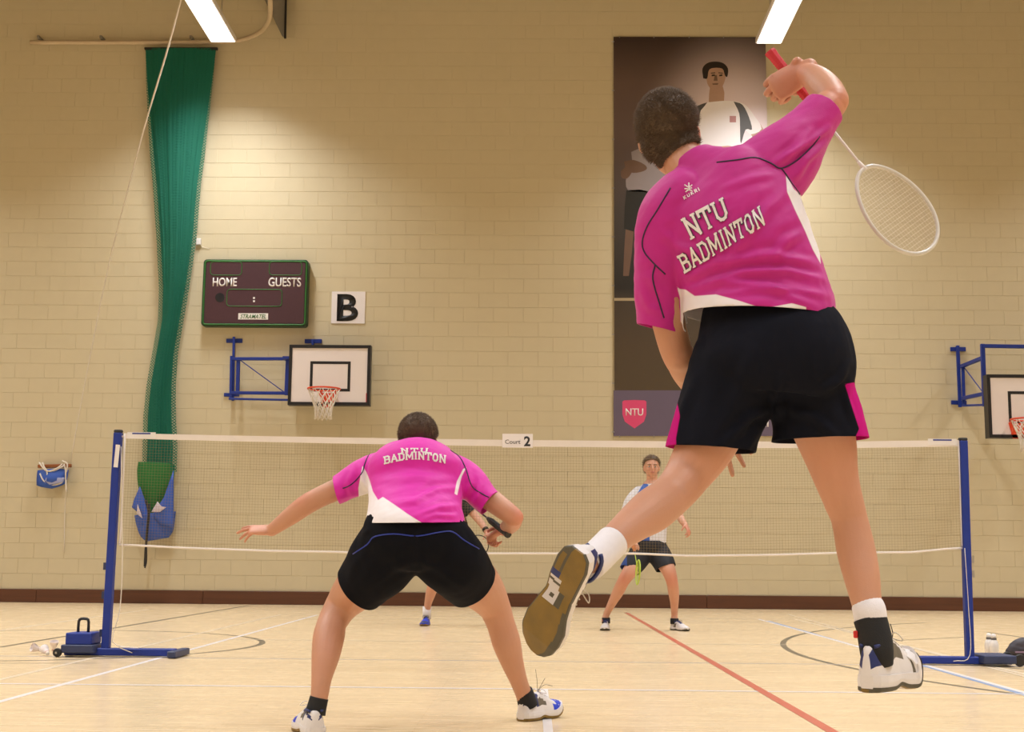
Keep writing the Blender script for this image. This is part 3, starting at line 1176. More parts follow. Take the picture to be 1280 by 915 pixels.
tL, a, c = hoop('left basketball hoop, white backboard on a blue frame against the wall', 362, 431, 462, 507, YW - .45, -1, (405, 486), (388, 451.5, 437.5, 489.5))
fr = []
def fbar(parent, name, p, q, w=.05, off=.12, h=None, mt='blue'):
    b = bmesh.new(); bar(b, at(p[0], p[1], YW - off), at(q[0], q[1], YW - off), w, h or w, Vector((0, 1, 0))); bevel_all(b, .004, 1)
    return obj(name, b, M[mt], parent)
fbar(tL, 'wall_plate', (283, 426), (303, 426), .06, .02, .03)
fbar(tL, 'wall_plate', (381, 426.5), (402, 426.5), .06, .02, .03)
fbar(tL, 'wall_plate', (280, 493.5), (299, 493.5), .05, .02, .03)
fbar(tL, 'pivot_post', (292.5, 421), (291, 501), .035, .08)
fbar(tL, 'pivot_post', (289.5, 445), (288.5, 500), .04, .12)
fbar(tL, 'swing_frame', (298, 449), (297, 494), .05, .20)
fbar(tL, 'swing_frame', (360, 449), (358, 494), .055, .26)
fbar(tL, 'swing_frame', (290, 448.5), (364, 448.5), .045, .22)
fbar(tL, 'swing_frame', (287, 491), (364, 491.5), .045, .22)
fbar(tL, 'lower_arm', (286, 498.5), (364, 500), .03, .30)
fbar(tL, 'diagonal_brace', (300, 450), (355, 490), .014, .22)
for px in (391.5, 391):
    pass
fbar(tL, 'board_stay', (391, 424), (391, 500), .035, .1)
b = bmesh.new(); q0 = at(391, 450, YW - .1); box(b, (q0.x - .4, YW - .33, q0.z - .02), (q0.x + .5, YW - .10, q0.z + .02)); obj('board_stay', b, M['blue'], tL)
b = bmesh.new(); q0 = at(458.5, 498, YW - .458); boxc(b, q0, (.025, .004, .15)); obj('red_sticker', b, mat('red_sticker', (.6, .05, .06), .5), tL)

tR, a, c = hoop('right basketball hoop, its white backboard cut by the right edge of the picture', 1233, 468, 1339, 548, YW - 1.3, -1, (1286, 524), (1259.5, 489, 1312, 530))
fbar(tR, 'wall_plate', (1188, 436.5), (1207, 436.5), .06, .02, .03)
fbar(tR, 'wall_plate', (1189, 503), (1208, 503.5), .06, .02, .03)
fbar(tR, 'pivot_post', (1197, 432), (1200, 509), .045, .08)
fbar(tR, 'pivot_post', (1203.5, 455), (1205, 505), .04, .16)
def fbar3(parent, name, p, yp, q, yq, w):
    b = bmesh.new(); bar(b, at(p[0], p[1], yp), at(q[0], q[1], yq), w); bevel_all(b, .004, 1); return obj(name, b, M['blue'], parent)
fbar3(tR, 'swing_frame', (1202, 458), YW - .15, (1229, 447), YW - 1.0, .05)
fbar3(tR, 'swing_frame', (1203, 498), YW - .15, (1231, 492), YW - 1.0, .05)
fbar3(tR, 'swing_frame', (1228, 430), YW - 1.0, (1231, 508), YW - 1.0, .055)
fbar3(tR, 'upper_arm', (1228, 432.5), YW - 1.02, (1330, 434), YW - 1.05, .05)
fbar3(tR, 'lower_arm', (1203, 507), YW - .15, (1236, 506), YW - 1.1, .03)
fbar3(tR, 'diagonal_brace', (1205, 459), YW - .15, (1229, 491), YW - 1.0, .014)
b = bmesh.new()
p0 = at(1330, 434, YW - 1.05); bar(b, p0, (p0.x, YW - .01, p0.z), .05)
obj('upper_arm', b, M['blue'], tR)
b = bmesh.new()
p1 = at(1300, 470, YW - 1.05); bar(b, (p1.x, YW - 1.05, p0.z), (p1.x, YW - 1.05, p1.z - .3), .05)
bar(b, (p1.x, YW - 1.25, p1.z - .15), (p1.x, YW - 1.05, p1.z - .15), .05)
obj('board_stay', b, M['blue'], tR)

# ================================================================ BADMINTON NET AND POSTS
def post(label, top, base, Y, side, group='blue portable net posts'):
    pb = Vector((at(base[0], base[1], Y).x, Y, 0))
    pt = at(top[0], top[1], Y)
    t = thing('net_post', label, 'net post', pb, group)
    b = bmesh.new(); bar(b, (pb.x, Y, .05), pt, .054, .06, Vector((0, 1, 0))); bevel_all(b, .006, 2); obj('pole', b, M['blue'], t)
    return t, pb, pt
tl, pbl, ptl = post('blue net post on the left, next to a weight box with a handle', (148, 541), (132, 818), YN, -1)
tr, pbr, ptr = post('blue net post on the right, next to two white bottles', (1203.5, 551), (1212, 822), YN, 1)
b = bmesh.new(); lathe(b, [(.03, 0), (.034, .01), (.03, .02)], ptl, (0, 0, 1), 12); obj('top_pulley', b, M['rubber'], tl)
b = bmesh.new(); lathe(b, [(.03, 0), (.034, .01), (.03, .02)], ptr, (0, 0, 1), 12); obj('top_pulley', b, M['rubber'], tr)
b = bmesh.new(); c = at(146, 570, YN - .045); boxc(b, c, (.03, .004, .16), Matrix.Rotation(math.radians(3), 3, 'Y')); st_ = obj('white_sticker', b, M['white'], tl)
def base_of(t, pb, s):
    # s: +1 foot runs toward +x
    x = pb.x
    b = bmesh.new(); box(b, (min(x - s * .28, x + s * .49), YN - .04, .008), (max(x - s * .28, x + s * .49), YN + .04, .058)); bevel_all(b, .006, 1); obj('base_bar', b, M['blue'], t)
    b = bmesh.new(); xe = x + s * .5; box(b, (xe - .03, YN - .16, .004), (xe + .03, YN + .22, .05)); bevel_all(b, .006, 1); obj('cross_foot', b, M['darkblue'], t)
base_of(tl, pbl, 1)
base_of(tr, pbr, -1)
x = pbl.x
b = bmesh.new(); box(b, (x - .275, YN - .12, .03), (x - .05, YN + .12, .085)); bevel_all(b, .006, 1); obj('weight_tray', b, M['darkblue'], tl)
b = bmesh.new(); box(b, (x - .25, YN - .11, .085), (x - .07, YN + .11, .165)); bevel_all(b, .008, 2); wb = obj('weight_box', b, M['blue'], tl)
b = bmesh.new(); hx = x - .165; tube(b, [(hx - .035, YN, .16), (hx - .035, YN, .235), (hx - .02, YN, .255), (hx + .02, YN, .255), (hx + .035, YN, .235), (hx + .035, YN, .16)], .010, 8, 2); obj('handle', b, M['rubber'], wb, True)
for dy in (-.12, .12):
    b = bmesh.new(); lathe(b, [(.012, -.018), (.027, -.016), (.031, 0), (.027, .016), (.012, .018)], (x - .295, YN + dy, .032), (0, 1, 0), 20); obj('wheel', b, M['rubber'], tl)
b = bmesh.new(); bar(b, (x - .295, YN - .15, .032), (x - .295, YN + .15, .032), .014); obj('axle', b, M['steel'], tl)
for z_ in (.16, .42, .62):
    b = bmesh.new(); p = pbl + (ptl - pbl) * (z_ / 1.55); boxc(b, (p.x - .038, YN, z_), (.02, .03, .05)); obj('cord_cleat', b, M['darkblue'], tl)
x = pbr.x
b = bmesh.new(); box(b, (x + .05, YN - .15, .02), (x + .27, YN + .15, .075)); bevel_all(b, .008, 2); obj('weight_box', b, M['darkblue'], tr)
for dy in (-.12, .12):
    b = bmesh.new(); lathe(b, [(.012, -.018), (.038, -.016), (.042, 0), (.038, .016), (.012, .018)], (x + .30, YN + dy, .043), (0, 1, 0), 20); obj('wheel', b, M['rubber'], tr)
for z_ in (.62, .72):
    b = bmesh.new(); p = pbr + (ptr - pbr) * (z_ / 1.55); boxc(b, (p.x + .038, YN, z_), (.02, .03, .05)); obj('cord_cleat', b, M['steel'], tr)

nt_ = thing('badminton_net', 'brown badminton net with white top tape stretched between the two blue posts', 'net', ((pbl.x + pbr.x) / 2, YN, .7))
# edges measured along the span
xa, xb = at(156, 548, YN).x, at(1199, 556, YN).x
def prof_line(pts):
    P = [at(p[0], p[1], YN) for p in pts]
    xs = [p.x for p in P]; zs = [p.z for p in P]
    return lambda x: float(np.interp(x, xs, zs))
topz = prof_line([(152, 541.5), (290, 544.5), (460, 547.5), (640, 550), (870, 552), (1060, 552), (1200, 550)])
tapeb = prof_line([(152, 548), (290, 551.5), (460, 555), (640, 558), (870, 560), (1060, 560), (1200, 558)])
botz = prof_line([(156, 681), (230, 685), (345, 689), (420, 690), (470, 692), (640, 692), (800, 692), (860, 695), (960, 694), (1060, 691), (1140, 690.5), (1196, 685)])
b = bmesh.new()
N = 80
prev = None
for i in range(N + 1):
    x = xa + (xb - xa) * i / N
    yo = .006
    q = [b.verts.new((x, YN - yo, topz(x))), b.verts.new((x, YN - yo, tapeb(x))), b.verts.new((x, YN + yo, tapeb(x))), b.verts.new((x, YN + yo, topz(x)))]
    if prev:
        for k in range(4):
            b.faces.new((prev[k], prev[(k + 1) % 4], q[(k + 1) % 4], q[k]))
    prev = q
obj('top_tape', b, M['tape'], nt_)
b = bmesh.new()
def thread(b, p, q, r):
    p, q = Vector(p), Vector(q)
    t = (q - p).normalized(); u = Vector((0, 1, 0)); v = t.cross(u)
    R = []
    for c in (p, q):
        R.append([b.verts.new(c + u * r * math.cos(a) + v * r * math.sin(a)) for a in (0, 2.094, 4.189)])
    for k in range(3):
        b.faces.new((R[0][k], R[0][(k + 1) % 3], R[1][(k + 1) % 3], R[1][k]))
NX = int((xb - xa) / .0205)
for i in range(NX + 1):
    x = xa + (xb - xa) * i / NX
    thread(b, (x, YN, tapeb(x)), (x, YN, botz(x)), .0006)
for j in range(1, 38):
    f = j / 38
    for i in range(16):
        x0_, x1_ = xa + (xb - xa) * i / 16, xa + (xb - xa) * (i + 1) / 16
        thread(b, (x0_, YN, tapeb(x0_) * (1 - f) + botz(x0_) * f), (x1_, YN, tapeb(x1_) * (1 - f) + botz(x1_) * f), .0006)
stuff(obj('net_mesh', b, M['netcord'], nt_))
b = bmesh.new(); tube(b, [(x, YN, botz(x)) for x in np.linspace(xa, xb, 50)], .0085, 6); obj('bottom_cord', b, M['tape'], nt_, True)
b = bmesh.new(); tube(b, [(xa, YN, topz(xa)), (xa + .005, YN, .9), (xa, YN, botz(xa))], .007, 6, 3); obj('side_cord', b, M['tape'], nt_, True)
b = bmesh.new(); tube(b, [(xb, YN, topz(xb)), (xb - .005, YN, .9), (xb, YN, botz(xb))], .007, 6, 3); obj('side_cord', b, M['tape'], nt_, True)
for (p0, p1) in (((xa, YN, topz(xa) - .02), ptl - Vector((0, 0, .03))), ((xb, YN, topz(xb) - .02), ptr - Vector((0, 0, .03)))):
    b = bmesh.new(); tube(b, [p0, p1], .007, 6); obj('tape_end_cord', b, M['tape'], nt_)
    b = bmesh.new(); s = 1 if p0[0] < 0 else -1; boxc(b, (p0[0] + s * .12, YN - .008, p0[2] + .005), (.2, .004, .045)); obj('maker_tab', b, M['white'], nt_)
    c = Vector(p0)
    b = bmesh.new(); boxc(b, (c.x + s * .12, YN - .011, c.z + .018), (.13, .002, .009)); obj('blue_print', b, M['blue'], nt_)
pl2 = [at(153, 684, YN), at(152, 735, YN), at(149, 762, YN)]
b = bmesh.new(); tube(b, [ptl + Vector((.03, -.02, -.1)), at(153, 690, YN - .02), at(150, 760, YN - .02), Vector((pbl.x + .06, YN - .04, .10)), Vector((pbl.x + .25, YN - .06, .065)), Vector((pbl.x + .12, YN - .08, .07)), Vector((pbl.x + .2, YN - .05, .03))], .0035, 5, 5)
obj('tension_string', b, M['cord'], nt_, True)
b = bmesh.new(); tube(b, [(xb, YN - .03, botz(xb)), (xb + .01, YN - .03, .4), (xb, YN - .05, .07), (xb - .12, YN - .07, .03)], .0028, 5, 5)
obj('tension_string', b, M['cord'], nt_, True)

# court number card hung over the tape
a_, c_ = at(628, 542, YN - .02), at(666, 559.5, YN - .02)
b = bmesh.new(); box(b, (a_.x, YN - .014, c_.z), (c_.x, YN - .011, a_.z))
cs = tag(obj('court_number_card', b, M['paper']), 'small white card with a black figure 2 hung over the top tape of the net', 'sign')
k_ = depth(a_) / F
text_obj('number', '2', M['ink'], cs, at(659, 551.5, YN - .015), 8 * k_, 12.5 * k_, bold=.03, thick=.0006)
text_obj('wording', 'Court', M['ink'], cs, at(641, 552.2, YN - .015), 19 * k_, 5.2 * k_, thick=.0006)

# ================================================================ SMALL THINGS ON THE FLOOR
M['feather'] = mat('white_feather', (.82, .74, .72), .7, .08, 60)
M['cork'] = mat('cork', (.75, .68, .6), .6, .05, 30)
M['band'] = mat('red_band', (.5, .12, .05), .5)
def shuttle(px, py, axis, label):
    g = ground(px, py); g.z = 0
    ax = Vector(axis).normalized()
    # lowest point of a resting cone
    c = Vector((g.x, g.y, .034))
    t = thing('shuttlecock', label, 'shuttlecock', (g.x, g.y, 0), 'shuttlecocks by the left post')
    base = c - ax * .035
    b = bmesh.new(); lathe(b, [(.004, -.012), (.011, -.008), (.0135, 0), (.0135, .01)], base, ax, 14); obj('cork', b, M['cork'], t, True)
    b = bmesh.new(); lathe(b, [(.0138, .008), (.0138, .013)], base, ax, 14); obj('ribbon', b, M['band'], t)
    u = perp(ax); v = ax.cross(u)
    b = bmesh.new()
    lathe(b, [(.0115, .010), (.018, .032), (.0255, .056), (.0285, .066), (.0270, .064), (.0165, .032), (.010, .012)], base, ax, 32)
    for k in range(16):
        a = 2 * math.pi * k / 16
        d = u * math.cos(a) + v * math.sin(a); s = ax.cross(d)
        p0, p1, p2 = base + ax * .012 + d * .012, base + ax * .045 + d * .022, base + ax * .074 + d * .032
        for q0, q1, w0, w1 in ((p0, p1, .0012, .0035), (p1, p2, .0085, .0065)):
            n_ = (q1 - q0).normalized().cross(s)
            w_ = s + n_ * .25
            poly(b, [q0 - w_ * w0, q0 + w_ * w0, q1 + w_ * w1, q1 - w_ * w1], .0006, n_)
    obj('feather_skirt', b, M['feather'], t)
    return t
shuttle(46, 817, (-.6, -.5, .25), 'white shuttlecock lying farthest left, left of the weight box')
shuttle(57, 820, (-.5, .6, .3), 'white shuttlecock lying nearest the camera, middle of the three beside the weight box')
shuttle(67, 814, (.1, -.3, 1), 'white shuttlecock nearest the weight box, tipped up behind the other two')
M['plastic'] = mat('white_plastic', (.80, .77, .76), .35, .03, 10)
def bottle(px, py, label):
    g = ground(px, py)
    t = thing('water_bottle', label, 'bottle', (g.x, g.y, 0), 'white bottles behind the right post')
    b = bmesh.new(); lathe(b, [(.028, 0), (.034, .006), (.034, .085), (.026, .11), (.018, .12)], (g.x, g.y, 0), n=18); obj('bottle_body', b, M['plastic'], t, True)
    b = bmesh.new(); lathe(b, [(.021, .12), (.021, .133)], (g.x, g.y, 0), n=16); obj('grey_collar', b, mat('grey_plastic', (.12, .12, .13), .5), t)
    b = bmesh.new(); lathe(b, [(.017, .133), (.02, .145), (.016, .16), (.006, .165)], (g.x, g.y, 0), n=16); obj('cap', b, M['plastic'], t, True)
bottle(1237, 819, 'left of two white bottles standing behind the base of the right post')
bottle(1243, 820, 'right of two white bottles standing behind the base of the right post')
gb = ground(1290, 823)
kb = thing('kit_bag', 'dark grey sports bag on the floor, cut by the right edge of the picture', 'bag', gb)
M['bag'] = mat('dark_grey_nylon', (.045, .04, .055), .6, .35, 30, .4, 60)
b = bmesh.new()
tube(b, [gb + Vector((-.16, 0, .045)), gb + Vector((-.08, 0, .075)), gb + Vector((.05, 0, .085)), gb + Vector((.3, 0, .08)), gb + Vector((.45, 0, .06))], [.035, .065, .078, .075, .05], 20, 4, round_cap=True)
me_ = voxel(b, .008, 3); wrinkle(me_, .008, 22, (1, 0, 0), .4, 2); smooth_shade(me_); link('bag_body', me_, M['bag'], kb)
b = bmesh.new(); tube(b, [gb + Vector((-.02, -.07, .08)), gb + Vector((.05, -.09, .16)), gb + Vector((.18, -.08, .17)), gb + Vector((.26, -.07, .09))], .008, 6, 4); obj('carry_strap', b, M['rubber'], kb, True)
b = bmesh.new(); boxc(b, gb + Vector((.05, -.083, .05)), (.4, .01, .012)); obj('pale_piping', b, mat('mauve_piping', (.25, .17, .26), .6), kb)

# ================================================================ PEOPLE
def skin_mat(name, c, c2):
    ma = mat(name, c, .5, 0, 7, .25, 260, color2=c2, sss=.08)
    panel_mat(ma, 'flush', (.62, .17, .11), 1.0)
    return ma
M['skin'] = skin_mat('skin', (.60, .315, .205), (.50, .245, .155))
M['skin_pale'] = skin_mat('pale_skin', (.66, .36, .25), (.58, .29, .19))
M['hair_short'] = mat('short_brown_hair', (.125, .078, .045), .55, .4, 40)
M['hair_tip'] = mat('hair_tips', (.32, .24, .17), .5, .3, 40)
M['sock_white'] = mat('white_sock', (.78, .75, .78), .85, .06, 50, .5, 400)
M['sock_black'] = mat('black_sock', (.012, .012, .013), .85, .2, 50, .4, 300)
M['nail'] = mat('nail', (.72, .42, .34), .3)
M['eyewhite'] = mat('eye_white', (.7, .68, .66), .2)
M['iris'] = mat('iris', (.05, .03, .02), .2)
M['lip'] = mat('lip', (.5, .16, .12), .4)


def finger(bm, base, d, n, lens, rads, curls, seg=3):
    """finger leaving base along d, back of hand normal n; curls in degrees bend towards -n"""
    d, n = Vector(d).normalized(), Vector(n).normalized()
    ax = d.cross(n).normalized()
    pts = [base - d * .012, base]
    p = base
    for L, c in zip(lens, curls):
        d = Matrix.Rotation(-math.radians(c), 3, ax) @ d
        p = p + d * L
        pts.append(p)
    r = [rads[0] * 1.05] + list(rads)
    tube(bm, pts, r[:len(pts)], 10, 3, round_cap=True)
    return pts[-1], d


def hand(bm, Wp, D, N, side, curls=(20, 30, 20), s=1.0, spread=6.0, thumb=(25, 25), thumb_dir=None, per=None):
    """side=+1: thumb side is D x N"""
    Wp = Vector(Wp); D = Vector(D).normalized(); N = (Vector(N) - D * Vector(N).dot(D)).normalized()
    S = D.cross(N).normalized() * side
    pos = [Wp - D * .009 * s, Wp, Wp + D * .03 * s, Wp + D * .065 * s, Wp + D * .092 * s]
    rings(bm, pos, [.024 * s, .027 * s, .037 * s, .041 * s, .038 * s], [.020 * s, .019 * s, .019 * s, .016 * s, .012 * s], [S] * 5, 16, round_cap=True)
    tips = []
    spec = ((.032, .70, .0086, 1.0), (.0108, .80, .0090, .35), (-.0105, .74, .0086, -.35), (-.031, .58, .0077, -1.0))
    for i, (o, L, r, sp) in enumerate(spec):
        c = per[i] if per else curls
        a = math.radians(spread * sp)
        d = D * math.cos(a) + S * math.sin(a)
        base = Wp + D * (.092 - .006 * abs(i - 1)) * s + S * o * s
        T = L * .1 * s
        tips.append(finger(bm, base, d, N, (T * .45, T * .31, T * .24), (r * s, r * s * .96, r * s * .88, r * s * .78), c))
    td = thumb_dir if thumb_dir is not None else (D * .65 + S * .75 - N * .25)
    tb = Wp + D * .022 * s + S * .026 * s
    tn = (N * .5 + S * .6).normalized()
    tips.append(finger(bm, tb, td, tn, (.036 * s, .03 * s, .022 * s), (.0135 * s, .0115 * s, .0105 * s, .009 * s), (0, thumb[0], thumb[1])))
    return tips


def head(bm, c, R, s=1.0):
    """face looks along local +y"""
    c = Vector(c)
    P = lambda x, y, z: c + R @ Vector((x * s, y * s, z * s))
    def E(x, y, z, rx, ry, rz, rot=None):
        ellipsoid(bm, P(x, y, z), (rx * s, ry * s, rz * s), R @ rot if rot is not None else R, 22)
    E(0, -.012, .035, .076, .096, .083)
    E(0, .030, .015, .066, .062, .075)
    E(0, .030, -.045, .053, .056, .062)
    E(0, .062, -.085, .026, .024, .022)
    E(0, .0, -.03, .066, .07, .06)
    E(0, -.035, -.02, .062, .06, .065)
    for q in (-1, 1):
        E(q * .036, .062, -.022, .024, .022, .026)      # cheek
        E(q * .030, .080, .022, .026, .012, .010)       # brow
        E(q * .0775, -.008, -.010, .009, .018, .031, Matrix.Rotation(q * math.radians(-22), 3, 'Z') @ Matrix.Rotation(math.radians(-10), 3, 'X'))
        E(q * .074, .004, -.012, .010, .010, .014)
        E(q * .0105, .103, -.030, .0085, .009, .007)
    rings(bm, [P(0, .082, .018), P(0, .094, -.004), P(0, .107, -.024), P(0, .098, -.036)], [.009 * s, .010 * s, .012 * s, .010 * s], [.008 * s, .012 * s, .012 * s, .008 * s], [R @ Vector((1, 0, 0))] * 4, 12, round_cap=True)
    E(0, .086, -.055, .024, .012, .0055)
    E(0, .084, -.066, .021, .012, .0065)


def face_bits(parent, c, R, s, mats, brow=True):
    c = Vector(c)
    P = lambda x, y, z: c + R @ Vector((x * s, y * s, z * s))
    for q in (-1, 1):
        b = bmesh.new(); ellipsoid(b, P(q * .031, .077, .003), (.0125 * s, .0115 * s, .0085 * s), R, 14)
        e = obj('eye', b, M['eyewhite'], parent, True)
        b = bmesh.new(); ellipsoid(b, P(q * .031, .0865, .003), (.0055 * s, .003 * s, .0055 * s), R, 12)
        obj('iris', b, M['iris'], e, True)
        if brow:
            b = bmesh.new(); tube(b, [P(q * .014, .0925, .020), P(q * .032, .0935, .026), P(q * .050, .083, .020)], [.0028 * s, .0035 * s, .0018 * s], 6, 3)
            obj('eyebrow', b, mats, parent, True)
    b = bmesh.new()
    ellipsoid(b, P(0, .0955, -.056), (.022 * s, .005 * s, .004 * s), R, 14); ellipsoid(b, P(0, .0935, -.0635), (.019 * s, .006 * s, .005 * s), R, 14)
    obj('lips', b, M['lip'], parent, True)


def sockets(me, c, R, s):
    co, no = mesh_np(me)
    f = np.array(R @ Vector((0, 1, 0)))
    for q in (-1, 1):
        e = np.array(Vector(c) + R @ Vector((q * .031 * s, .084 * s, .003 * s)))
        d = np.linalg.norm(co - e, axis=1)
        co -= f * (.011 * s * np.exp(-(d / (.015 * s)) ** 2))[:, None]
    set_co(me, co)


def hair(parent, skin_me, c, R, s, n, length, fwdline, seed, lift=.006, tipmix=.3, nape=-.075, dens_fn=None):
    """scalp cap cut from the head surface plus short strands; fwdline = hairline y limit at the front"""
    rnd = random.Random(seed)
    Ri = R.inverted()
    C = Vector(c)
    def inside(p):
        l = Ri @ (p - C) / s
        x, y, z = l
        if abs(l.x) > .1 or abs(l.y) > .14 or z > .2:
            return False
        if y > fwdline:
            return z > .085 - (.0 if abs(x) < .05 else 0) and False
        front = .062 if y > .02 else (.0 if y > -.02 else nape)
        if y > .02:
            front = .05 + (y - .02) * .45
        elif y > -.018:
            front = .012 + (y + .018) * 1.0 if abs(x) > .05 else .02
        else:
            front = max(nape, -.005 + (y + .018) * 2.2)
        if (Vector((x / .082, (y + .012) / .104, (z - .012) / .110))).length > 1.13:
            return False
        return z > front
    b = bmesh.new(); b.from_mesh(skin_me)
    bmesh.ops.translate(b, verts=b.verts[:], vec=OFF.get(parent.name, Vector()))
    dele = [f for f in b.faces if not inside(f.calc_center_median())]
    bmesh.ops.delete(b, geom=dele, context='FACES')
    b.normal_update()
    for v in b.verts:
        edge = v.is_boundary
        v.co += v.normal * (lift * (.15 if edge else 1) + .0012 * noise.noise(v.co * 160))
    faces = b.faces[:]
    faces_s = [(f.calc_center_median().copy(), f.normal.copy(), f.calc_area()) for f in faces]
    w = [f[2] for f in faces_s]
    pick = rnd.choices(faces_s, weights=w, k=n)
    back = R @ Vector((0, -.5, -.75))
    for p, nn, _ in pick:
        d = (nn + back * .35 + Vector((rnd.gauss(0, .22), rnd.gauss(0, .22), rnd.gauss(0, .22)))).normalized()
        L = length * rnd.uniform(.55, 1.15)
        q = p + Vector((rnd.uniform(-1, 1), rnd.uniform(-1, 1), rnd.uniform(-1, 1))) * .0025
        sd = d.cross(Vector((rnd.uniform(-1, 1), rnd.uniform(-1, 1), rnd.uniform(-1, 1)))).normalized() * .00085
        t = q + d * L + back * L * .12
        v3 = d.cross(sd)
        a0, a1, a2, a3 = b.verts.new(q + sd), b.verts.new(q - sd), b.verts.new(q + v3), b.verts.new(t)
        mi = 1 if rnd.random() < tipmix else 0
        for f in ((a0, a1, a3), (a1, a2, a3), (a2, a0, a3)):
            b.faces.new(f).material_index = mi
    me = bpy.data.meshes.new('hair'); b.to_mesh(me); b.free()
    me.materials.clear()
    smooth_shade(me)
    return link('hair', me, [M['hair_short'], M['hair_tip']], parent)


def flush(me, spots, base=-1.0):
    co, _ = mesh_np(me)
    v = np.full(len(co), base)
    for p, r, a in spots:
        d = np.linalg.norm(co - np.array(p), axis=1)
        v = np.maximum(v, base + a * np.exp(-(d / r) ** 2))
    add_attr(me, 'flush', v)


# ---------------------------------------------------------------- shoe
def make_shoe(parent, heel, toe, up, style, s=1.0, bend=0.0, side=1, ws=1.0, hs=1.0):
    """heel and toe: points on the underside; up: direction out of the shoe. style = dict of materials"""
    heel, toe, up = Vector(heel), Vector(toe), Vector(up)
    Y = (toe - heel).normalized()
    X = Y.cross(up).normalized()
    Z = X.cross(Y).normalized()
    L = (toe - heel).length if s is None else .295 * s
    k = L / .295
    def T(p):
        x, y, z = p[0] * ws, p[1], p[2] * hs
        if bend and y > .19:
            a = math.radians(bend) * min(1.0, (y - .19) / .05)
            dy, y0 = y - .19, .19
            y, z = y0 + dy * math.cos(a) - z * math.sin(a), z * math.cos(a) + dy * math.sin(a)
        return heel + (X * x + Y * y + Z * z) * k
    yk = [0, .012, .04, .09, .13, .17, .205, .24, .27, .288, .295]
    wl = [.012, .026, .033, .033, .031, .038, .046, .045, .036, .022, .008]     # outer side
    wr = [.012, .026, .033, .031, .027, .034, .044, .043, .034, .020, .008]
    def wd(y):
        return np.interp(y, yk, wl if side > 0 else wr), np.interp(y, yk, wr if side > 0 else wl)
    top = lambda y: np.interp(y, [0, .01, .03, .07, .10, .115, .14, .17, .205, .24, .27, .285, .295], [.070, .082, .086, .080, .088, .094, .088, .078, .064, .054, .044, .034, .022])
    root = None
    # upper
    b = bmesh.new()
    NY, NR = 60, 26
    prev = None
    for i in range(NY + 1):
        y = .295 * i / NY
        a_, c_ = wd(y)
        h = top(y)
        ring = []
        for j in range(NR + 1):
            t = math.pi * j / NR
            cx = math.cos(t); sz = max(0.0, math.sin(t))
            cx = math.copysign(abs(cx) ** .75, cx)
            x = cx * (a_ if cx > 0 else c_)
            z = .018 + (h - .018) * (sz ** .8)
            nar = 1 - (.16 if y < .10 else .30) * max(0, (z - .035) / .06)
            ring.append(b.verts.new(T((x * max(.3, nar) - .001, y + .003 * math.sin(t), z))))
        if prev:
            for j in range(NR):
                f = b.faces.new((prev[j], prev[j + 1], ring[j + 1], ring[j]))
                t = math.pi * (j + .5) / NR
                f.material_index = style['paint'](y, t / math.pi if t < math.pi / 2 else 1 - t / math.pi, math.cos(t) * side)
        prev = ring
        if i in (0, NY):
            b.faces.new(ring if i else list(reversed(ring)))
    up_o = obj('shoe', b, style['mats'], parent, True)
    # midsole
    def slab(name, z0, z1, ww, m_, y0=0, y1=.295, paint=None):
        b = bmesh.new()
        N = 44
        prev = None
        for i in range(N + 1):
            y = y0 + (y1 - y0) * i / N
            a_, c_ = wd(y)
            a_ += ww; c_ += ww
            za = z0 + (.012 * max(0, (y - .25) / .045) if y > .25 else 0)
            zb = z1 + (.006 * max(0, (y - .25) / .045) if y > .25 else 0)
            za += .006 * math.exp(-((y - .125) / .025) ** 2)
            q = [b.verts.new(T(p)) for p in ((-c_, y, zb), (-c_ - .0015, y, (za + zb) / 2), (-c_, y, za), (a_, y, za), (a_ + .0015, y, (za + zb) / 2), (a_, y, zb))]
            if prev:
                for j in range(6):
                    b.faces.new((prev[j], prev[(j + 1) % 6], q[(j + 1) % 6], q[j]))
            prev = q
            if i in (0, N):
                b.faces.new(q)
        return obj(name, b, m_, up_o, False)
    slab('midsole', .007, .030, .003, style['mid'])
    # outsole: painted underside grid
    b = bmesh.new()
    NYo, NXo = 90, 34
    grid = []
    for i in range(NYo + 1):
        y = .295 * i / NYo
        a_, c_ = wd(y); a_ += .004; c_ += .004
        z = (.012 * max(0, (y - .25) / .045) if y > .25 else 0) + .006 * math.exp(-((y - .125) / .025) ** 2)
        grid.append([b.verts.new(T((-c_ + (a_ + c_) * j / NXo, y, z + .0035 * abs(2 * j / NXo - 1) ** 8))) for j in range(NXo + 1)])
    for i in range(NYo):
        for j in range(NXo):
            f = b.faces.new((grid[i][j], grid[i][j + 1], grid[i + 1][j + 1], grid[i + 1][j]))
            u = ((j + .5) / NXo * 2 - 1) * side
            f.material_index = style['sole']((i + .5) / NYo, u)
    bmesh.ops.recalc_face_normals(b, faces=b.faces)
    r = bmesh.ops.extrude_face_region(b, geom=b.faces[:])
    bmesh.ops.translate(b, verts=[g for g in r['geom'] if isinstance(g, bmesh.types.BMVert)], vec=Z * .009 * k)
    obj('outsole', b, style['solemats'], up_o)
    # laces
    b = bmesh.new()
    for i, y in enumerate((.128, .142, .156, .170, .184)):
        z = top(y) * .985 + .003
        w = .013 + .001 * i
        tube(b, [T((-w, y - .004, z - .006)), T((0, y, z + .001)), T((w, y + .004, z - .006))], .0022 * k, 6, 3)
    for q in (-1, 1):
        tube(b, [T((0, .124, .094)), T((q * .02, .130, .102)), T((q * .034, .14, .088)), T((q * .016, .134, .09)), T((0, .126, .095))], .0016 * k, 5, 4)
    obj('laces', b, style['lace'], up_o, True)
    # padded collar ring
    b = bmesh.new()
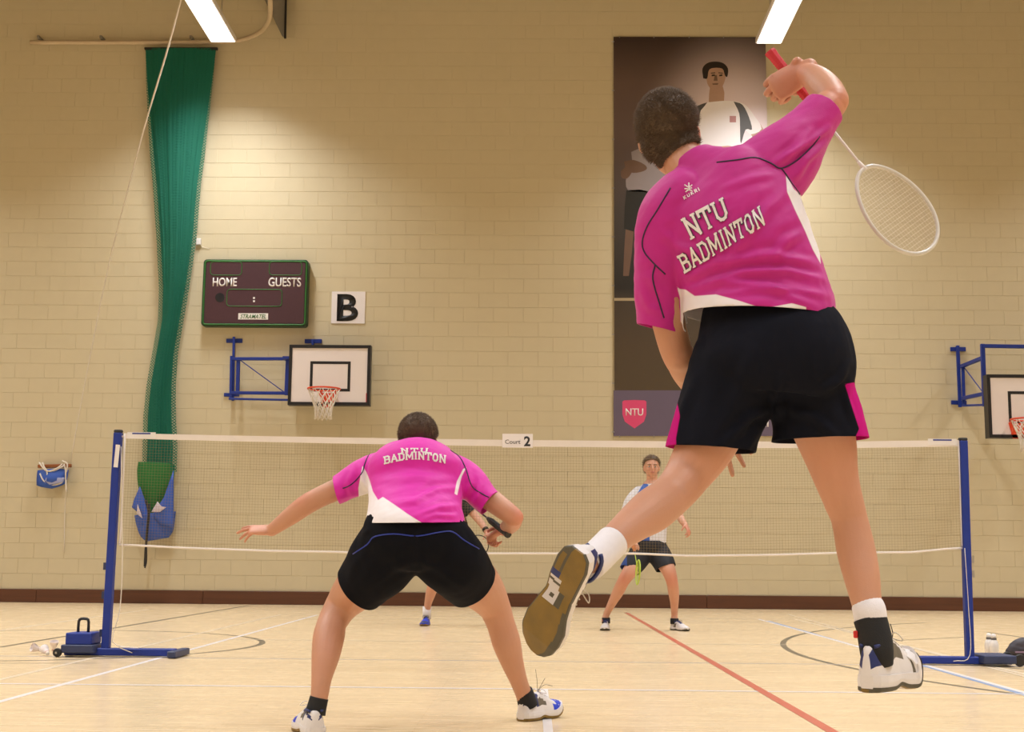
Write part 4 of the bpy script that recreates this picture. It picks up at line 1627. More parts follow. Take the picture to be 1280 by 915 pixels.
    tube(b, [T((math.cos(a) * .028, .052 + math.sin(a) * .048, float(top(.052 + math.sin(a) * .048)) - .003)) for a in np.linspace(-.30 * math.pi, 1.30 * math.pi, 25)], .0052 * k, 8)
    obj('collar', b, style['collar'], up_o, True)
    return up_o, T


sw = mat('shoe_white', (.74, .71, .71), .45, .06, 20, .2, 200)
sgr = mat('shoe_grey', (.15, .13, .10), .5, .15, 30)
snavy = mat('shoe_navy', (.018, .03, .14), .45, .1, 20)
sroyal = mat('shoe_royal_blue', (.015, .05, .60), .4, .1, 20)
sblack = mat('shoe_black', (.02, .02, .022), .5, .1, 20)
gum = mat('gum_rubber', (.27, .155, .022), .5, .25, 22, .3, 260, color2=(.13, .085, .02))
gumd = mat('dusty_dark_rubber', (.085, .075, .05), .6, .25, 25)
swhite2 = mat('shank_white', (.60, .56, .56), .45, .1, 20)
def paint_court(y, h, sd):
    # 0 white 1 navy/blue 2 grey 3 royal
    if .004 < y < .072 and .13 < h < .34 - y * .8:
        return 1
    if .072 <= y < .088 and .12 < h < .36:
        return 1
    if .088 <= y < .155 and .16 < h < .42 - (y - .088) * 1.6:
        return 2
    if .185 < y < .20 and h < .2:
        return 2
    if y > .275 and h < .3:
        return 2
    return 0
def paint_blue_toe(y, h, sd):
    if .075 < y < .092 and h > .12:
        return 1
    if .092 < y < .15 and .10 < h < .30 - (y - .092) * 2:
        return 2
    if y < .07 and h > .2 and abs(h - .2 - y * 1.6) < .035:
        return 1
    if y > .222 and (math.sin(y * 330) * math.sin(h * 34) < .72):
        return 3
    if .19 < y < .222 and h < .18:
        return 3
    return 0
def sole_court(y, u):
    u = -u
    # 0 gum 1 dark 2 white shank 3 navy
    if abs(u) > .93:
        return 1
    if y > .52:
        if y > .52 and u > .62 + (.95 - y) * .35:
            return 1
        return 0
    if .40 < y <= .52:
        if -.75 < u < .05:
            return 2 if not (-.5 < u < -.2 and .44 < y < .48) else 1
        return 1 if u > .05 and u < .5 else 0
    if .30 < y <= .40:
        if -.9 < u < -.05:
            return 1 if abs((y - .35) - u * .02) < .012 else 2
        return 0
    if y <= .30 and u < -.3:
        if .08 < y < .25 and -.8 < u < -.45:
            return 0
        return 3 if y > .24 else 1
    return 0
STY_WHITE = dict(paint=paint_court, mats=[sw, snavy, sgr, sroyal], mid=sw, sole=sole_court, solemats=[gum, gumd, swhite2, snavy], lace=M['cord'], collar=snavy)
STY_BLUE = dict(paint=paint_blue_toe, mats=[sw, snavy, sgr, sroyal], mid=sw, sole=lambda y, u: 0, solemats=[gum, gumd, swhite2, snavy], lace=M['sock_white'], collar=snavy)
STY_ROYAL = dict(paint=lambda y, h, sd: 1 if y > .25 or (h > .35 and y < .13) else 3, mats=[sroyal, snavy, snavy, sroyal], mid=sroyal, sole=lambda y, u: 0, solemats=[gum, gumd, swhite2, snavy], lace=sblack, collar=sblack)
STY_FAR = dict(paint=lambda y, h, sd: 1 if (.11 < y < .19 and h > .36) or (y < .04 and h > .3) else (2 if .08 < y < .12 and h < .25 else 0), mats=[sw, snavy, sgr, sroyal], mid=sw, sole=lambda y, u: 0, solemats=[gumd, gumd, swhite2, snavy], lace=snavy, collar=snavy)


# ---------------------------------------------------------------- racket
def racket(label, butt, tip, face_n, grip_m, frame_m, shaft_m, string_m, head_m2=None, Lr=.675, strings=True):
    butt, tip = Vector(butt), Vector(tip)
    X = (tip - butt).normalized()
    N = Vector(face_n); N = (N - X * N.dot(X)).normalized()
    Yv = N.cross(X)
    k = (tip - butt).length / Lr
    T = lambda x, y, z=0: butt + (X * x + Yv * y + N * z) * k
    t = thing('badminton_racket', label, 'racket', butt, 'badminton rackets in play')
    b = bmesh.new()
    pts, rr = [T(0, 0), T(.006, 0), T(.02, 0), T(.09, 0), T(.165, 0), T(.172, 0)], [.0155, .0165, .0145, .0135, .0135, .0128]
    tube(b, pts, [q * k for q in rr], 8)
    g = obj('grip', b, grip_m, t)
    b = bmesh.new()
    N_ = 150
    tube(b, [T(.022 + .142 * i / N_, .0139 * math.cos(i * .84), .0139 * math.sin(i * .84)) for i in range(N_)], .0011 * k, 5)
    obj('grip_wrap', b, grip_m, g, True)
    b = bmesh.new(); tube(b, [T(.172, 0), T(.19, 0), T(.205, 0)], [.0125 * k, .009 * k, .0045 * k], 12); obj('cone', b, sblack, t, True)
    b = bmesh.new(); tube(b, [T(.2, 0), T(.39, 0), T(.40, 0)], [.0036 * k] * 3, 8); obj('shaft', b, shaft_m, t, True)
    b = bmesh.new(); tube(b, [T(.375, 0), T(.392, 0), T(.406, 0)], [.004 * k, .006 * k, .008 * k], 10); obj('joint', b, head_m2 or frame_m, t, True)
    cx, a, c = .535, .135, .108
    P = []
    for q in np.linspace(math.pi, 3 * math.pi, 65):
        sx = a * math.cos(q)
        wy = c * math.sin(q) * (1 + .10 * math.cos(q))
        P.append(T(cx + sx, wy))
    b = bmesh.new(); tube(b, P, .0055 * k, 8)
    h = obj('head_frame', b, frame_m, t, True)
    b = bmesh.new()
    if strings:
        for i in range(-9, 10):
            y = i * .0105
            f = math.sqrt(max(0, 1 - (y / c) ** 2)) * a
            thread(b, T(cx - f * .98, y), T(cx + f * .98, y), .0005 * k)
        for i in range(-11, 12):
            x = i * .0115
            f = math.sqrt(max(0, 1 - (x / a) ** 2)) * c * (1 + .10 * x / a)
            thread(b, T(cx + x, -f * .98), T(cx + x, f * .98), .0005 * k)
        stuff(obj('strings', b, string_m, t))
    return t, T


# ---------------------------------------------------------------- slab letters
GL = {
    'N': (.80, [[(.12, 0), (.12, 1)], [(.12, 1), (.68, 0)], [(.68, 0), (.68, 1)]], [(.12, 0), (.12, 1), (.68, 1)]),
    'T': (.76, [[(.04, 1), (.72, 1)], [(.38, 1), (.38, 0)], [(.04, 1), (.04, .78)], [(.72, 1), (.72, .78)]], [(.38, 0)]),
    'U': (.80, [[(.12, 1), (.12, .24), (.24, .05), (.40, 0), (.56, .05), (.68, .24), (.68, 1)]], [(.12, 1), (.68, 1)]),
    'B': (.72, [[(.12, 0), (.12, 1)], [(.02, 1), (.50, 1), (.64, .86), (.64, .66), (.52, .53), (.12, .53)], [(.52, .53), (.67, .40), (.67, .14), (.52, 0), (.02, 0)]], []),
    'A': (.86, [[(.10, 0), (.43, 1), (.76, 0)], [(.22, .34), (.64, .34)]], [(.10, 0), (.76, 0)]),
    'D': (.76, [[(.12, 0), (.12, 1)], [(.02, 1), (.48, 1), (.67, .78), (.67, .22), (.48, 0), (.02, 0)]], []),
    'M': (1.0, [[(.12, 0), (.12, 1), (.50, .25), (.88, 1), (.88, 0)]], [(.12, 0), (.12, 1), (.88, 1), (.88, 0)]),
    'I': (.34, [[(.17, 0), (.17, 1)]], [(.17, 0), (.17, 1)]),
    'O': (.76, [[(.12, .25), (.12, .75), (.26, .97), (.38, 1), (.50, .97), (.64, .75), (.64, .25), (.50, .03), (.38, 0), (.26, .03), (.12, .25)]], []),
    'K': (.78, [[(.12, 0), (.12, 1)], [(.12, .42), (.62, 1)], [(.28, .58), (.66, 0)]], []),
    'R': (.76, [[(.12, 0), (.12, 1)], [(.12, 1), (.50, 1), (.64, .86), (.64, .64), (.50, .5), (.12, .5)], [(.36, .5), (.66, 0)]], []),
}


def cloth_text(name, s, quad, bvh, m_, parent, lw=.15, lift=.002, arch=0.0, serif=True, gap=.10):
    """block lettering printed on cloth: quad = TL, TR, BR, BL in the picture"""
    tot = sum(GL[ch][0] for ch in s) + gap * (len(s) - 1)
    TL, TR, BR, BL = [np.array(q, float) for q in quad]
    b = bmesh.new()
    def P(u, v):
        t_ = u / tot
        p = (TL * (1 - t_) + TR * t_) * v + (BL * (1 - t_) + BR * t_) * (1 - v)
        p = p + np.array([0, -arch * math.sin(math.pi * t_)])
        h = hit(bvh, p[0], p[1], lift)
        return h
    x = 0
    def stroke(a, c, w):
        a, c = np.array(a, float), np.array(c, float)
        d = c - a
        L = np.linalg.norm(d)
        if L < 1e-6:
            return
        d /= L
        n = np.array([-d[1], d[0]]) * w / 2
        a2, c2 = a - d * w * .45, c + d * w * .45
        K = max(1, int(L / .10))
        prev = None
        for i in range(K + 1):
            q = a2 + (c2 - a2) * i / K
            h0, h1 = P(*(q + n)), P(*(q - n))
            if h0 is None or h1 is None:
                prev = None
                continue
            v = (b.verts.new(h0), b.verts.new(h1))
            if prev and (h0 - prev[0].co).length < .08:
                f = b.faces.new((prev[0], prev[1], v[1], v[0]))
                f.normal_update()
                if f.normal.dot(f.calc_center_median() - CP) > 0:
                    f.normal_flip()
            prev = v
    for ch in s:
        w, st, sf = GL[ch]
        for pl in st:
            for a, c in zip(pl[:-1], pl[1:]):
                stroke((x + a[0], a[1] * (1 - lw * .9) + lw * .45), (x + c[0], c[1] * (1 - lw * .9) + lw * .45), lw)
        if serif:
            for q in sf:
                yy = q[1] * (1 - lw * .6) + lw * .3
                stroke((x + q[0] - .10, yy), (x + q[0] + .10, yy), lw * .6)
        x += w + gap
    me = bpy.data.meshes.new(name); b.to_mesh(me); b.free()
    return link(name, me, m_, parent)


def vplane(px, py, Y, ang=0.0):
    """plane through a point, level across the picture and running away from the viewer"""
    p = at(px, py, Y)
    v = (p - CP).normalized()
    n = (upv * math.cos(ang) + rgt * math.sin(ang))
    return p, (n - v * n.dot(v)).normalized()


def garment(name, parent, shapes, vox, cuts, m_, folds=(), wr=(), paint=None, thick=.002, smooth=5):
    b = bmesh.new()
    for f in shapes:
        f(b)
    me = voxel(b, vox, smooth, .6)
    for w in wr:
        wrinkle(me, *w)
    if folds:
        creases(me, folds)
    b = bmesh.new(); b.from_mesh(me)
    cut(b, cuts)
    me2 = bpy.data.meshes.new(name); b.to_mesh(me2); b.free()
    bv = bvh_of(me2)
    me3 = solidify(me2, thick) if thick else me2
    if paint:
        co, no = mesh_np(me3)
        px = project_np(co)
        for an, polys in paint.items():
            d = np.full(len(co), -1e3)
            for p in polys:
                d = np.maximum(d, poly_sdf(px, [tuple(map(float, q)) for q in p]))
            add_attr(me3, an, d)
    smooth_shade(me3)
    o = link(name, me3, m_, parent)
    return o, bv

# ================================================================ PERSON 1: the jumping player
Y0 = 3.40
P1 = thing('person', 'jumping player in a magenta shirt and black shorts, racket arm raised, one leg kicked back', 'person', (at(960, 450, Y0).x, Y0, 0))
print('p1', at(1100, 868, Y0).z, depth(at(960, 450, Y0)))
Rh = Matrix.Rotation(math.radians(-15), 3, 'Z') @ Matrix.Rotation(math.radians(8), 3, 'X') @ Matrix.Rotation(math.radians(-3), 3, 'Y')
hc = at(836, 170, Y0 + .12)
b = bmesh.new()
head(b, hc, Rh, .99)
chain(b, [(872, 232, Y0 + .04, 30), (862, 215, Y0 + .05, 27), (850, 195, Y0 + .08, 26), (842, 175, Y0 + .11, 27)])
# trunk
chain(b, [(960, 462, Y0, 60, .55), (958, 430, Y0, 72, .62), (951, 388, Y0, 54, .55), (937, 340, Y0, 62, .58), (918, 290, Y0, 78, .60), (900, 245, Y0 + .02, 76, .58), (885, 225, Y0 + .03, 55, .6)], 24)
# right arm
chain(b, [(945, 225, Y0 + .02, 38), (975, 195, Y0 + .02, 32), (1005, 163, Y0 + .03, 25), (1032, 137, Y0 + .04, 21), (1042, 127, Y0 + .06, 19)])
chain(b, [(1042, 127, Y0 + .05, 19.5), (1032, 112, Y0 + .10, 20.5), (1019, 98, Y0 + .16, 17), (1004, 91, Y0 + .22, 12.5)])
# left arm
chain(b, [(842, 260, Y0 + .03, 30), (828, 300, Y0 + .04, 27), (826, 350, Y0 + .05, 24), (835, 400, Y0 + .07, 21), (846, 440, Y0 + .10, 20), (858, 464, Y0 + .16, 18)])
chain(b, [(850, 445, Y0 + .10, 20), (858, 466, Y0 + .18, 18), (876, 492, Y0 + .26, 15), (894, 522, Y0 + .33, 11.5)])
tl_ = hand(b, at(895, 520, Y0 + .34), at(911, 558, Y0 + .34) - at(895, 520, Y0 + .34), Vector((.1, .8, .4)), -1, s=1.0, spread=20, per=((2, 5, 5), (2, 5, 5), (2, 5, 5), (2, 5, 5)))
print('fingers', project_np(np.array([q[0] for q in tl_])))
# right hand closed on the grip, back of the hand towards the camera
gb_, gt_ = at(962, 64, Y0 + .275), at(1163, 314, Y0 + .275)
gx_ = (gt_ - gb_).normalized()
wr_ = at(1009, 86, Y0 + .21)
kn = gb_ + gx_ * .052
Dh = (at(982, 103, Y0 + .235) - wr_)
hand(b, wr_, Dh, Vector((.25, -.9, .3)), 1, s=1.1, spread=4, curls=(38, 92, 55), thumb=(35, 40), thumb_dir=Vector((-.35, .75, -.55)))
# left leg (kicked back)
chain(b, [(918, 455, Y0, 42), (903, 500, Y0, 42), (890, 540, Y0 + .0, 38.5), (877, 566, Y0 - .01, 35), (862, 590, Y0 - .02, 30), (850, 606, Y0 - .04, 26.5)], 22)
chain(b, [(862, 592, Y0 - .02, 28), (852, 605, Y0 - .04, 27.5), (836, 622, Y0 - .07, 26.5), (815, 638, Y0 - .14, 28), (794, 653, Y0 - .20, 24), (774, 669, Y0 - .26, 20), (757, 684, Y0 - .31, 18), (745, 695, Y0 - .35, 17), (737, 702, Y0 - .375, 16)], 22)
# right leg
chain(b, [(1006, 460, Y0, 42), (1020, 510, Y0, 40), (1034, 553, Y0 + .01, 36), (1046, 600, Y0 + .02, 27.5), (1061, 646, Y0 + .03, 22.5)], 22)
chain(b, [(1053, 625, Y0 + .03, 24), (1062, 650, Y0 + .03, 22.5), (1070, 688, Y0 + .02, 24), (1077, 720, Y0 + .0, 22.5), (1083, 752, Y0 - .02, 19), (1090, 785, Y0 - .04, 17), (1096, 815, Y0 - .05, 17)], 22)
me = voxel(b, .0036, 4, .5)
sockets(me, hc, Rh, .99)
flush(me, [(at(1047, 122, Y0), .05, .9), (at(850, 450, Y0), .05, .7), (at(985, 92, Y0 + .2), .07, .75), (at(873, 178, Y0 + .1), .05, 1.1), (at(1055, 560, Y0), .12, .35), (at(880, 570, Y0), .1, .3)])
smooth_shade(me)
body1 = link('body', me, M['skin'], P1)
hair(P1, me, hc, Rh, .99, 12000, .012, .088, 4, .008, .5, nape=-.095)
face_bits(P1, hc, Rh, .99, M['hair_short'])

# shirt
M['magenta'] = mat('magenta_sports_cloth', (.50, .002, .25), .62, .10, 9, .25, 500, sheen=.15)
panel_mat(M['magenta'], 'white_panel', (.80, .76, .80), .5)
M['piping'] = mat('navy_piping', (.022, .010, .05), .6)
M['print'] = mat('white_print', (.78, .74, .76), .5, .05, 60)
M['print_edge'] = mat('dark_print_edge', (.06, .05, .09), .5)
M['shortcloth'] = mat('black_sports_cloth', (.0045, .005, .009), .9, .3, 10, .2, 500, spec=.15)
shirt_shapes = [
    lambda b: chain(b, [(950, 425, Y0, 92, .74), (948, 392, Y0, 95, .74), (938, 345, Y0, 89, .66), (921, 300, Y0, 91, .63), (905, 262, Y0 + .01, 89, .60), (893, 235, Y0 + .02, 76, .58), (880, 220, Y0 + .03, 50, .6), (868, 206, Y0 + .05, 32, .9)], 32, 6),
    lambda b: chain(b, [(930, 240, Y0 + .02, 46, .9), (960, 218, Y0 + .02, 50, .85), (985, 192, Y0 + .02, 44, .85), (1008, 165, Y0 + .03, 33, .9), (1029, 138, Y0 + .04, 26.5, .95), (1046, 117, Y0 + .06, 25)], 28, 6),
    lambda b: chain(b, [(862, 248, Y0 + .02, 42, .85), (838, 275, Y0 + .03, 42, .85), (828, 315, Y0 + .04, 36, .9), (822, 365, Y0 + .06, 29.5, .95), (824, 410, Y0 + .08, 28, .95), (826, 445, Y0 + .09, 28, .95)], 28, 6),
]
folds1 = [
    ([(1030, 350), (985, 338), (930, 340), (880, 352)], 5, .006), ([(1035, 370), (990, 361), (940, 362), (900, 366)], 4, .003),
    ([(1022, 330), (960, 318), (900, 330)], 6, .005), ([(985, 240), (960, 260), (935, 290), (910, 330)], 7, .004),
    ([(975, 215), (940, 222), (905, 235)], 5, .003), ([(1015, 165), (990, 190), (970, 205)], 5, .006), ([(1030, 180), (1008, 200), (995, 222)], 5, .005),
    ([(1036, 160), (1010, 180), (985, 196)], 4, .005), ([(812, 345), (820, 360), (828, 368)], 5, .002), ([(800, 360), (812, 385), (825, 392)], 5, .002),
    ([(860, 348), (880, 338), (905, 322)], 6, .003), ([(1005, 290), (985, 300), (960, 330)], 6, .004), 
    ([(828, 290), (850, 310), (880, 318)], 6, .003), ([(850, 365), (900, 352), (960, 356), (1020, 384)], 5, .004)]
ax1 = at(1020, 300, Y0) - at(850, 400, Y0)
white1 = [[(982, 216), (992, 236), (1004, 247), (1022, 285), (1026, 330), (1016, 312), (1006, 288), (994, 263), (984, 240)],
          [(846, 358), (849, 361), (857, 362), (868.5, 370), (895, 368), (921, 375), (954, 385.6), (990, 379), (1008, 384), (1000, 440), (852, 440), (850, 372)]]
shirt1, bv1 = garment('shirt', P1, shirt_shapes, .006,
    [(at(950, 396, Y0), at(950, 425, Y0) - at(946, 385, Y0) + Vector((-.012, 0, 0)), .36, [(at(818, 400, Y0 + .07), .09)]),
     (at(1031, 139, Y0 + .04), at(1046, 117, Y0 + .06) - at(1029, 138, Y0 + .04), .14),
     (at(824, 411, Y0 + .08), at(826, 445, Y0 + .09) - at(825, 410, Y0 + .08) + Vector((-.02, 0, 0)), .12),
     (at(860, 208, Y0 + .05), at(840, 180, Y0 + .10) - at(868, 215, Y0 + .04), .12)],
    M['magenta'], [(p_, w_, a_ * 1.7) for p_, w_, a_ in folds1], [(.0028, 16, ax1, .3, 3.0), (.0012, 45, ax1, .35, 9.0)], {'white_panel': white1})
R_ = .0022
for pts in ([(896, 203), (921, 200), (944, 197), (963.6, 204), (976.7, 210.5), (996, 200.7), (1014, 184), (1028, 166)],
            [(976.7, 210.5), (983, 219), (990, 230), (1003, 247)],
            [(838, 235), (822, 262), (809, 283), (803, 302), (806, 316), (819, 331), (836, 347)],
            [(819, 331), (816, 349), (824, 378), (832, 404)]):
    seam('piping', bv1, pts, R_, M['piping'], shirt1)
for nm, qd in (('NTU', [(852, 274.5), (903.5, 247.5), (912.5, 272), (865, 300)]), ('BADMINTON', [(847.5, 320), (949.5, 258), (956, 281), (857.5, 342)])):
    cloth_text('lettering_edge', nm, qd, bv1, M['print_edge'], shirt1, .22, .0028, serif=True, gap=.14)
    cloth_text('lettering', nm, qd, bv1, M['print'], shirt1, .15, .0042, serif=True, gap=.14)
cloth_text('small_lettering', 'KUKRI', [(853.5, 246), (873.5, 234.5), (875.5, 238.5), (855.5, 250)], bv1, M['print'], shirt1, .2, .002, serif=False, gap=.3)
for i, pts in enumerate(([(861, 228.5), (861, 238.5)], [(855.5, 231), (861, 234), (866.5, 230)], [(855.5, 236), (861, 236), (866.5, 234.5)], [(857, 240), (861, 237.5), (866, 239)])):
    seam('emblem', bv1, pts, .0018, M['print'], shirt1, 1.5)

# shorts
M['shorts1'] = mat('black_navy_shorts', (.006, .007, .014), .9, .3, 10, .2, 500, spec=.15)
panel_mat(M['shorts1'], 'magenta_stripe', (.50, .004, .20), .5)
sh1_shapes = [
    lambda b: chain(b, [(948, 365, Y0, 60, .6), (950, 388, Y0, 76, .65), (961, 430, Y0 - .01, 99, .70), (964, 465, Y0 - .01, 103, .68), (962, 488, Y0, 90, .62), (961, 500, Y0, 66, .55)], 36, 6, False),
    lambda b: chain(b, [(925, 450, Y0, 60, .9), (910, 495, Y0, 58, .9), (896, 535, Y0, 55, .9), (888, 566, Y0, 55.5, .9), (881, 600, Y0, 55, .9)], 30, 6),
    lambda b: chain(b, [(1006, 455, Y0, 58, .9), (1014, 495, Y0, 55, .9), (1023, 530, Y0, 57, .85), (1026, 555, Y0, 61, .8), (1029, 590, Y0, 61, .8)], 30, 6),
]
folds_s1 = [([(985, 505), (940, 520), (900, 560)], 6, .006), ([(975, 515), (950, 535), (935, 560)], 5, .006), ([(870, 470), (850, 520), (845, 560)], 6, .004),
            ([(985, 512), (1015, 520), (1045, 545)], 6, .006), ([(1060, 455), (1050, 475), (1025, 490)], 5, .006), ([(940, 440), (925, 490), (900, 540)], 9, .004),
            ([(975, 470), (970, 500), (975, 525)], 5, .006), ([(1062, 470), (1058, 500), (1070, 530)], 5, .005)]
pink1 = [[(846, 500), (850, 520), (845, 548), (846, 575), (826, 580), (830, 540)], [(1056, 480), (1068, 478), (1100, 540), (1095, 562), (1068, 549), (1074, 536), (1066, 512)]]
shorts1, bvs1 = garment('shorts', P1, sh1_shapes, .006,
    [(at(890, 562, Y0), at(880, 600, Y0) - at(892, 562, Y0) + Vector((.02, 0, 0)), .19),
     (at(1026, 550, Y0), at(1028, 585, Y0) - at(1026, 552, Y0), .16),
     (at(948, 372, Y0), Vector((-.02, 0, 1)), .3)],
    M['shorts1'], [(p_, w_, a_ * 1.5) for p_, w_, a_ in folds_s1], [(.003, 13, (0, 0, 1), .4, 5.0), (.001, 50, (0, 0, 1), .5, 9.0)], {'magenta_stripe': pink1}, smooth=14)

# left foot: white sock and shoe, sole to the camera
b = bmesh.new(); chain(b, [(766, 677, Y0 - .29, 21), (757, 686, Y0 - .315, 21), (746, 697, Y0 - .35, 21), (736, 706, Y0 - .375, 21)], 24, 5, False)
obj('sock', b, M['sock_white'], P1, True)
hp, tp_ = at(721, 688, Y0 - .46), at(671, 800, Y0 - .35)
sole_n = Vector((.55, .75, .12))
_, Tq = make_shoe(P1, hp, tp_, sole_n, STY_WHITE, .96, 0, -1, 1.18, 1.0)
print('kick ankle', project_np(np.array([Tq((0, .05, .08))])), Tq((0, .05, .08)).y - Y0)
# right foot: white sock, black ankle support, shoe
b = bmesh.new(); chain(b, [(1084.5, 757, Y0 - .02, 20.0), (1087, 765, Y0 - .03, 20.5), (1089, 780, Y0 - .03, 20)], 24, 5, False)
obj('sock', b, M['sock_white'], P1, True)
b = bmesh.new(); chain(b, [(1087.5, 773, Y0 - .03, 20.7), (1091, 785, Y0 - .035, 20.5), (1094, 800, Y0 - .04, 21), (1096, 816, Y0 - .045, 20.5), (1097, 830, Y0 - .04, 19)], 24, 5, False)
br_ = obj('ankle_support', b, M['sock_black'], P1, True)
br_['label'] = 'black ankle support'
b = bmesh.new(); p = at(1069.5, 793, Y0 - .04); boxc(b, p, (.010, .010, .018)); bevel_all(b, .002, 1); obj('red_tab', b, mat('red_tab', (.65, .03, .03), .6), br_)
hp = at(1084, 866, Y0 - .08); tp_ = hp + Vector((.66, .75, .0)) * .29
_, Tq = make_shoe(P1, hp, tp_, Vector((0, 0, 1)), STY_WHITE, .92, 45, 1, 1.12, 1.5)
print('low ankle', project_np(np.array([Tq((0, .05, .08))])), Tq((0, .05, .08)).y - Y0)
b = bmesh.new(); tube(b, [at(1112, 806, Y0), at(1116, 793, Y0), at(1113, 780, Y0)], .0012, 5, 3); obj('loose_lace', b, M['sock_black'], P1)

# racket 1
M['redgrip'] = mat('red_grip_tape', (.62, .035, .06), .6, .15, 40)
M['silver'] = mat('pale_silver_frame', (.62, .60, .55), .35, .1, 20)
rk1, Tk = racket('silver racket with a red grip held up behind the head by the jumping player', gb_, gt_, Vector((.50, -.62, -.15)), M['redgrip'], M['silver'], M['white'], M['cord'], M['white'])

# ================================================================ PERSON 2: the crouching front player
Z0 = 5.42
P2 = thing('person', 'crouching player in a magenta shirt seen from behind, arms spread, facing the net', 'person', (at(520, 700, Z0).x, Z0, 0))
Rh2 = Matrix.Rotation(math.radians(-3), 3, 'Z') @ Matrix.Rotation(math.radians(-14), 3, 'X')
hc2 = at(522.5, 553, Z0 + .32)
b = bmesh.new()
head(b, hc2, Rh2, .98)
chain(b, [(521, 590, Z0 + .16, 22), (521, 577, Z0 + .22, 19), (522, 563, Z0 + .28, 18), (522, 552, Z0 + .31, 18)])
chain(b, [(520, 690, Z0 + .05, 30, .5), (519, 680, Z0 + .04, 42, .55), (519, 660, Z0 + .04, 46, .55), (519, 635, Z0 + .07, 45, .55), (520, 610, Z0 + .12, 49, .55), (520, 592, Z0 + .17, 48, .55), (520, 579, Z0 + .21, 36, .7)], 24)
# left arm
chain(b, [(478, 588, Z0 + .16, 18), (455, 597, Z0 + .16, 16.5), (430, 608, Z0 + .16, 14.5), (405, 619, Z0 + .17, 13.2), (384, 630, Z0 + .18, 13), (366, 643, Z0 + .2, 11.8), (350, 655, Z0 + .22, 9.5), (339, 663, Z0 + .24, 7.8)])
hand(b, at(340, 663, Z0 + .24), at(312, 662, Z0 + .25) - at(340, 663, Z0 + .24), Vector((-.1, -.45, .9)), 1, s=.95, spread=9, per=((8, 8, 6), (12, 10, 8), (26, 12, 8), (40, 12, 8)), thumb=(15, 10))
# right arm
chain(b, [(562, 590, Z0 + .16, 18), (585, 603, Z0 + .15, 17), (610, 622, Z0 + .13, 14.5), (630, 637, Z0 + .11, 13.2), (643, 647, Z0 + .11, 12)])
chain(b, [(641, 646, Z0 + .11, 12.5), (640, 653, Z0 + .17, 12), (635, 659, Z0 + .24, 10), (630, 662, Z0 + .29, 8.5)])
rb, rt2 = at(635.5, 668.5, Z0 + .20), at(572, 618, Z0 + .60)
w2 = at(629, 661, Z0 + .29)
hand(b, w2, Vector((-.55, .5, -.35)), Vector((.1, -.3, .95)), 1, s=.9, spread=2, curls=(60, 75, 50), thumb=(30, 35), thumb_dir=Vector((-.6, .5, .2)))
# legs
chain(b, [(497, 690, Z0 + .02, 28), (476, 712, Z0 + .06, 33), (455, 727, Z0 + .13, 31), (438, 744, Z0 + .18, 26), (425, 761, Z0 + .20, 20.5), (416, 777, Z0 + .18, 18.3)], 22)
chain(b, [(427, 757, Z0 + .20, 21), (416, 776, Z0 + .16, 18.5), (411, 796, Z0 + .10, 19.8), (407, 820, Z0 + .05, 17.8), (402, 848, Z0 + .01, 13), (399, 872, Z0 - .01, 11), (395, 888, Z0 - .015, 10.5)], 22)
chain(b, [(542, 690, Z0 + .04, 28), (566, 708, Z0 + .12, 33), (588, 722, Z0 + .22, 32), (606, 741, Z0 + .32, 26.5), (619, 761, Z0 + .38, 20), (626, 780, Z0 + .40, 17.5)], 22)
chain(b, [(617, 756, Z0 + .37, 20), (626, 780, Z0 + .40, 17.8), (633, 803, Z0 + .42, 18), (640, 827, Z0 + .45, 14.5), (648, 850, Z0 + .49, 11.2), (654, 866, Z0 + .53, 10.5), (658, 880, Z0 + .55, 10)], 22)
me = voxel(b, .0045, 4, .5)
sockets(me, hc2, Rh2, .98)
flush(me, [(at(380, 622, Z0 + .18), .05, .8), (at(650, 645, Z0 + .1), .05, 1.1), (at(318, 664, Z0 + .28), .08, .6), (at(628, 665, Z0 + .25), .06, .8), (at(420, 800, Z0), .1, .25), (at(630, 770, Z0), .1, .2)])
smooth_shade(me)
link('body', me, M['skin'], P2)
hair(P2, me, hc2, Rh2, .98, 9000, .010, .088, 8, .009, .12, nape=-.08)
face_bits(P2, hc2, Rh2, .98, M['hair_short'])
M['magenta_lit'] = mat('magenta_sports_cloth_toplit', (.68, .006, .40), .6, .08, 9, .25, 500, sheen=.15)  # jumping player's magenta cloth, brightened in its colour for light from above
panel_mat(M['magenta_lit'], 'white_panel', (.84, .80, .84), .5)
s2 = [
    lambda b: chain(b, [(519, 678, Z0 - .03, 65, .86), (519, 655, Z0 - .0, 62.5, .86), (519, 632, Z0 + .04, 58.5, .70), (520, 610, Z0 + .10, 60, .68), (520, 593, Z0 + .14, 62, .8), (521, 579, Z0 + .19, 52, .75), (521, 571, Z0 + .23, 33, .8), (522, 563, Z0 + .27, 22, .9)], 32, 6),
    lambda b: chain(b, [(490, 588, Z0 + .16, 26, .9), (470, 590, Z0 + .16, 24, .9), (450, 598, Z0 + .155, 22, .95), (432, 607, Z0 + .155, 18.5, 1.05), (421, 613, Z0 + .15, 17.5, 1.1), (398, 623, Z0 + .15, 17)], 26, 6),
    lambda b: chain(b, [(552, 588, Z0 + .16, 26, .9), (572, 594, Z0 + .155, 24, .9), (590, 606, Z0 + .14, 21.5, .95), (603, 620, Z0 + .13, 18.5, 1.1), (612, 629, Z0 + .12, 17.5, 1.15), (626, 643, Z0 + .11, 17)], 26, 6),
]
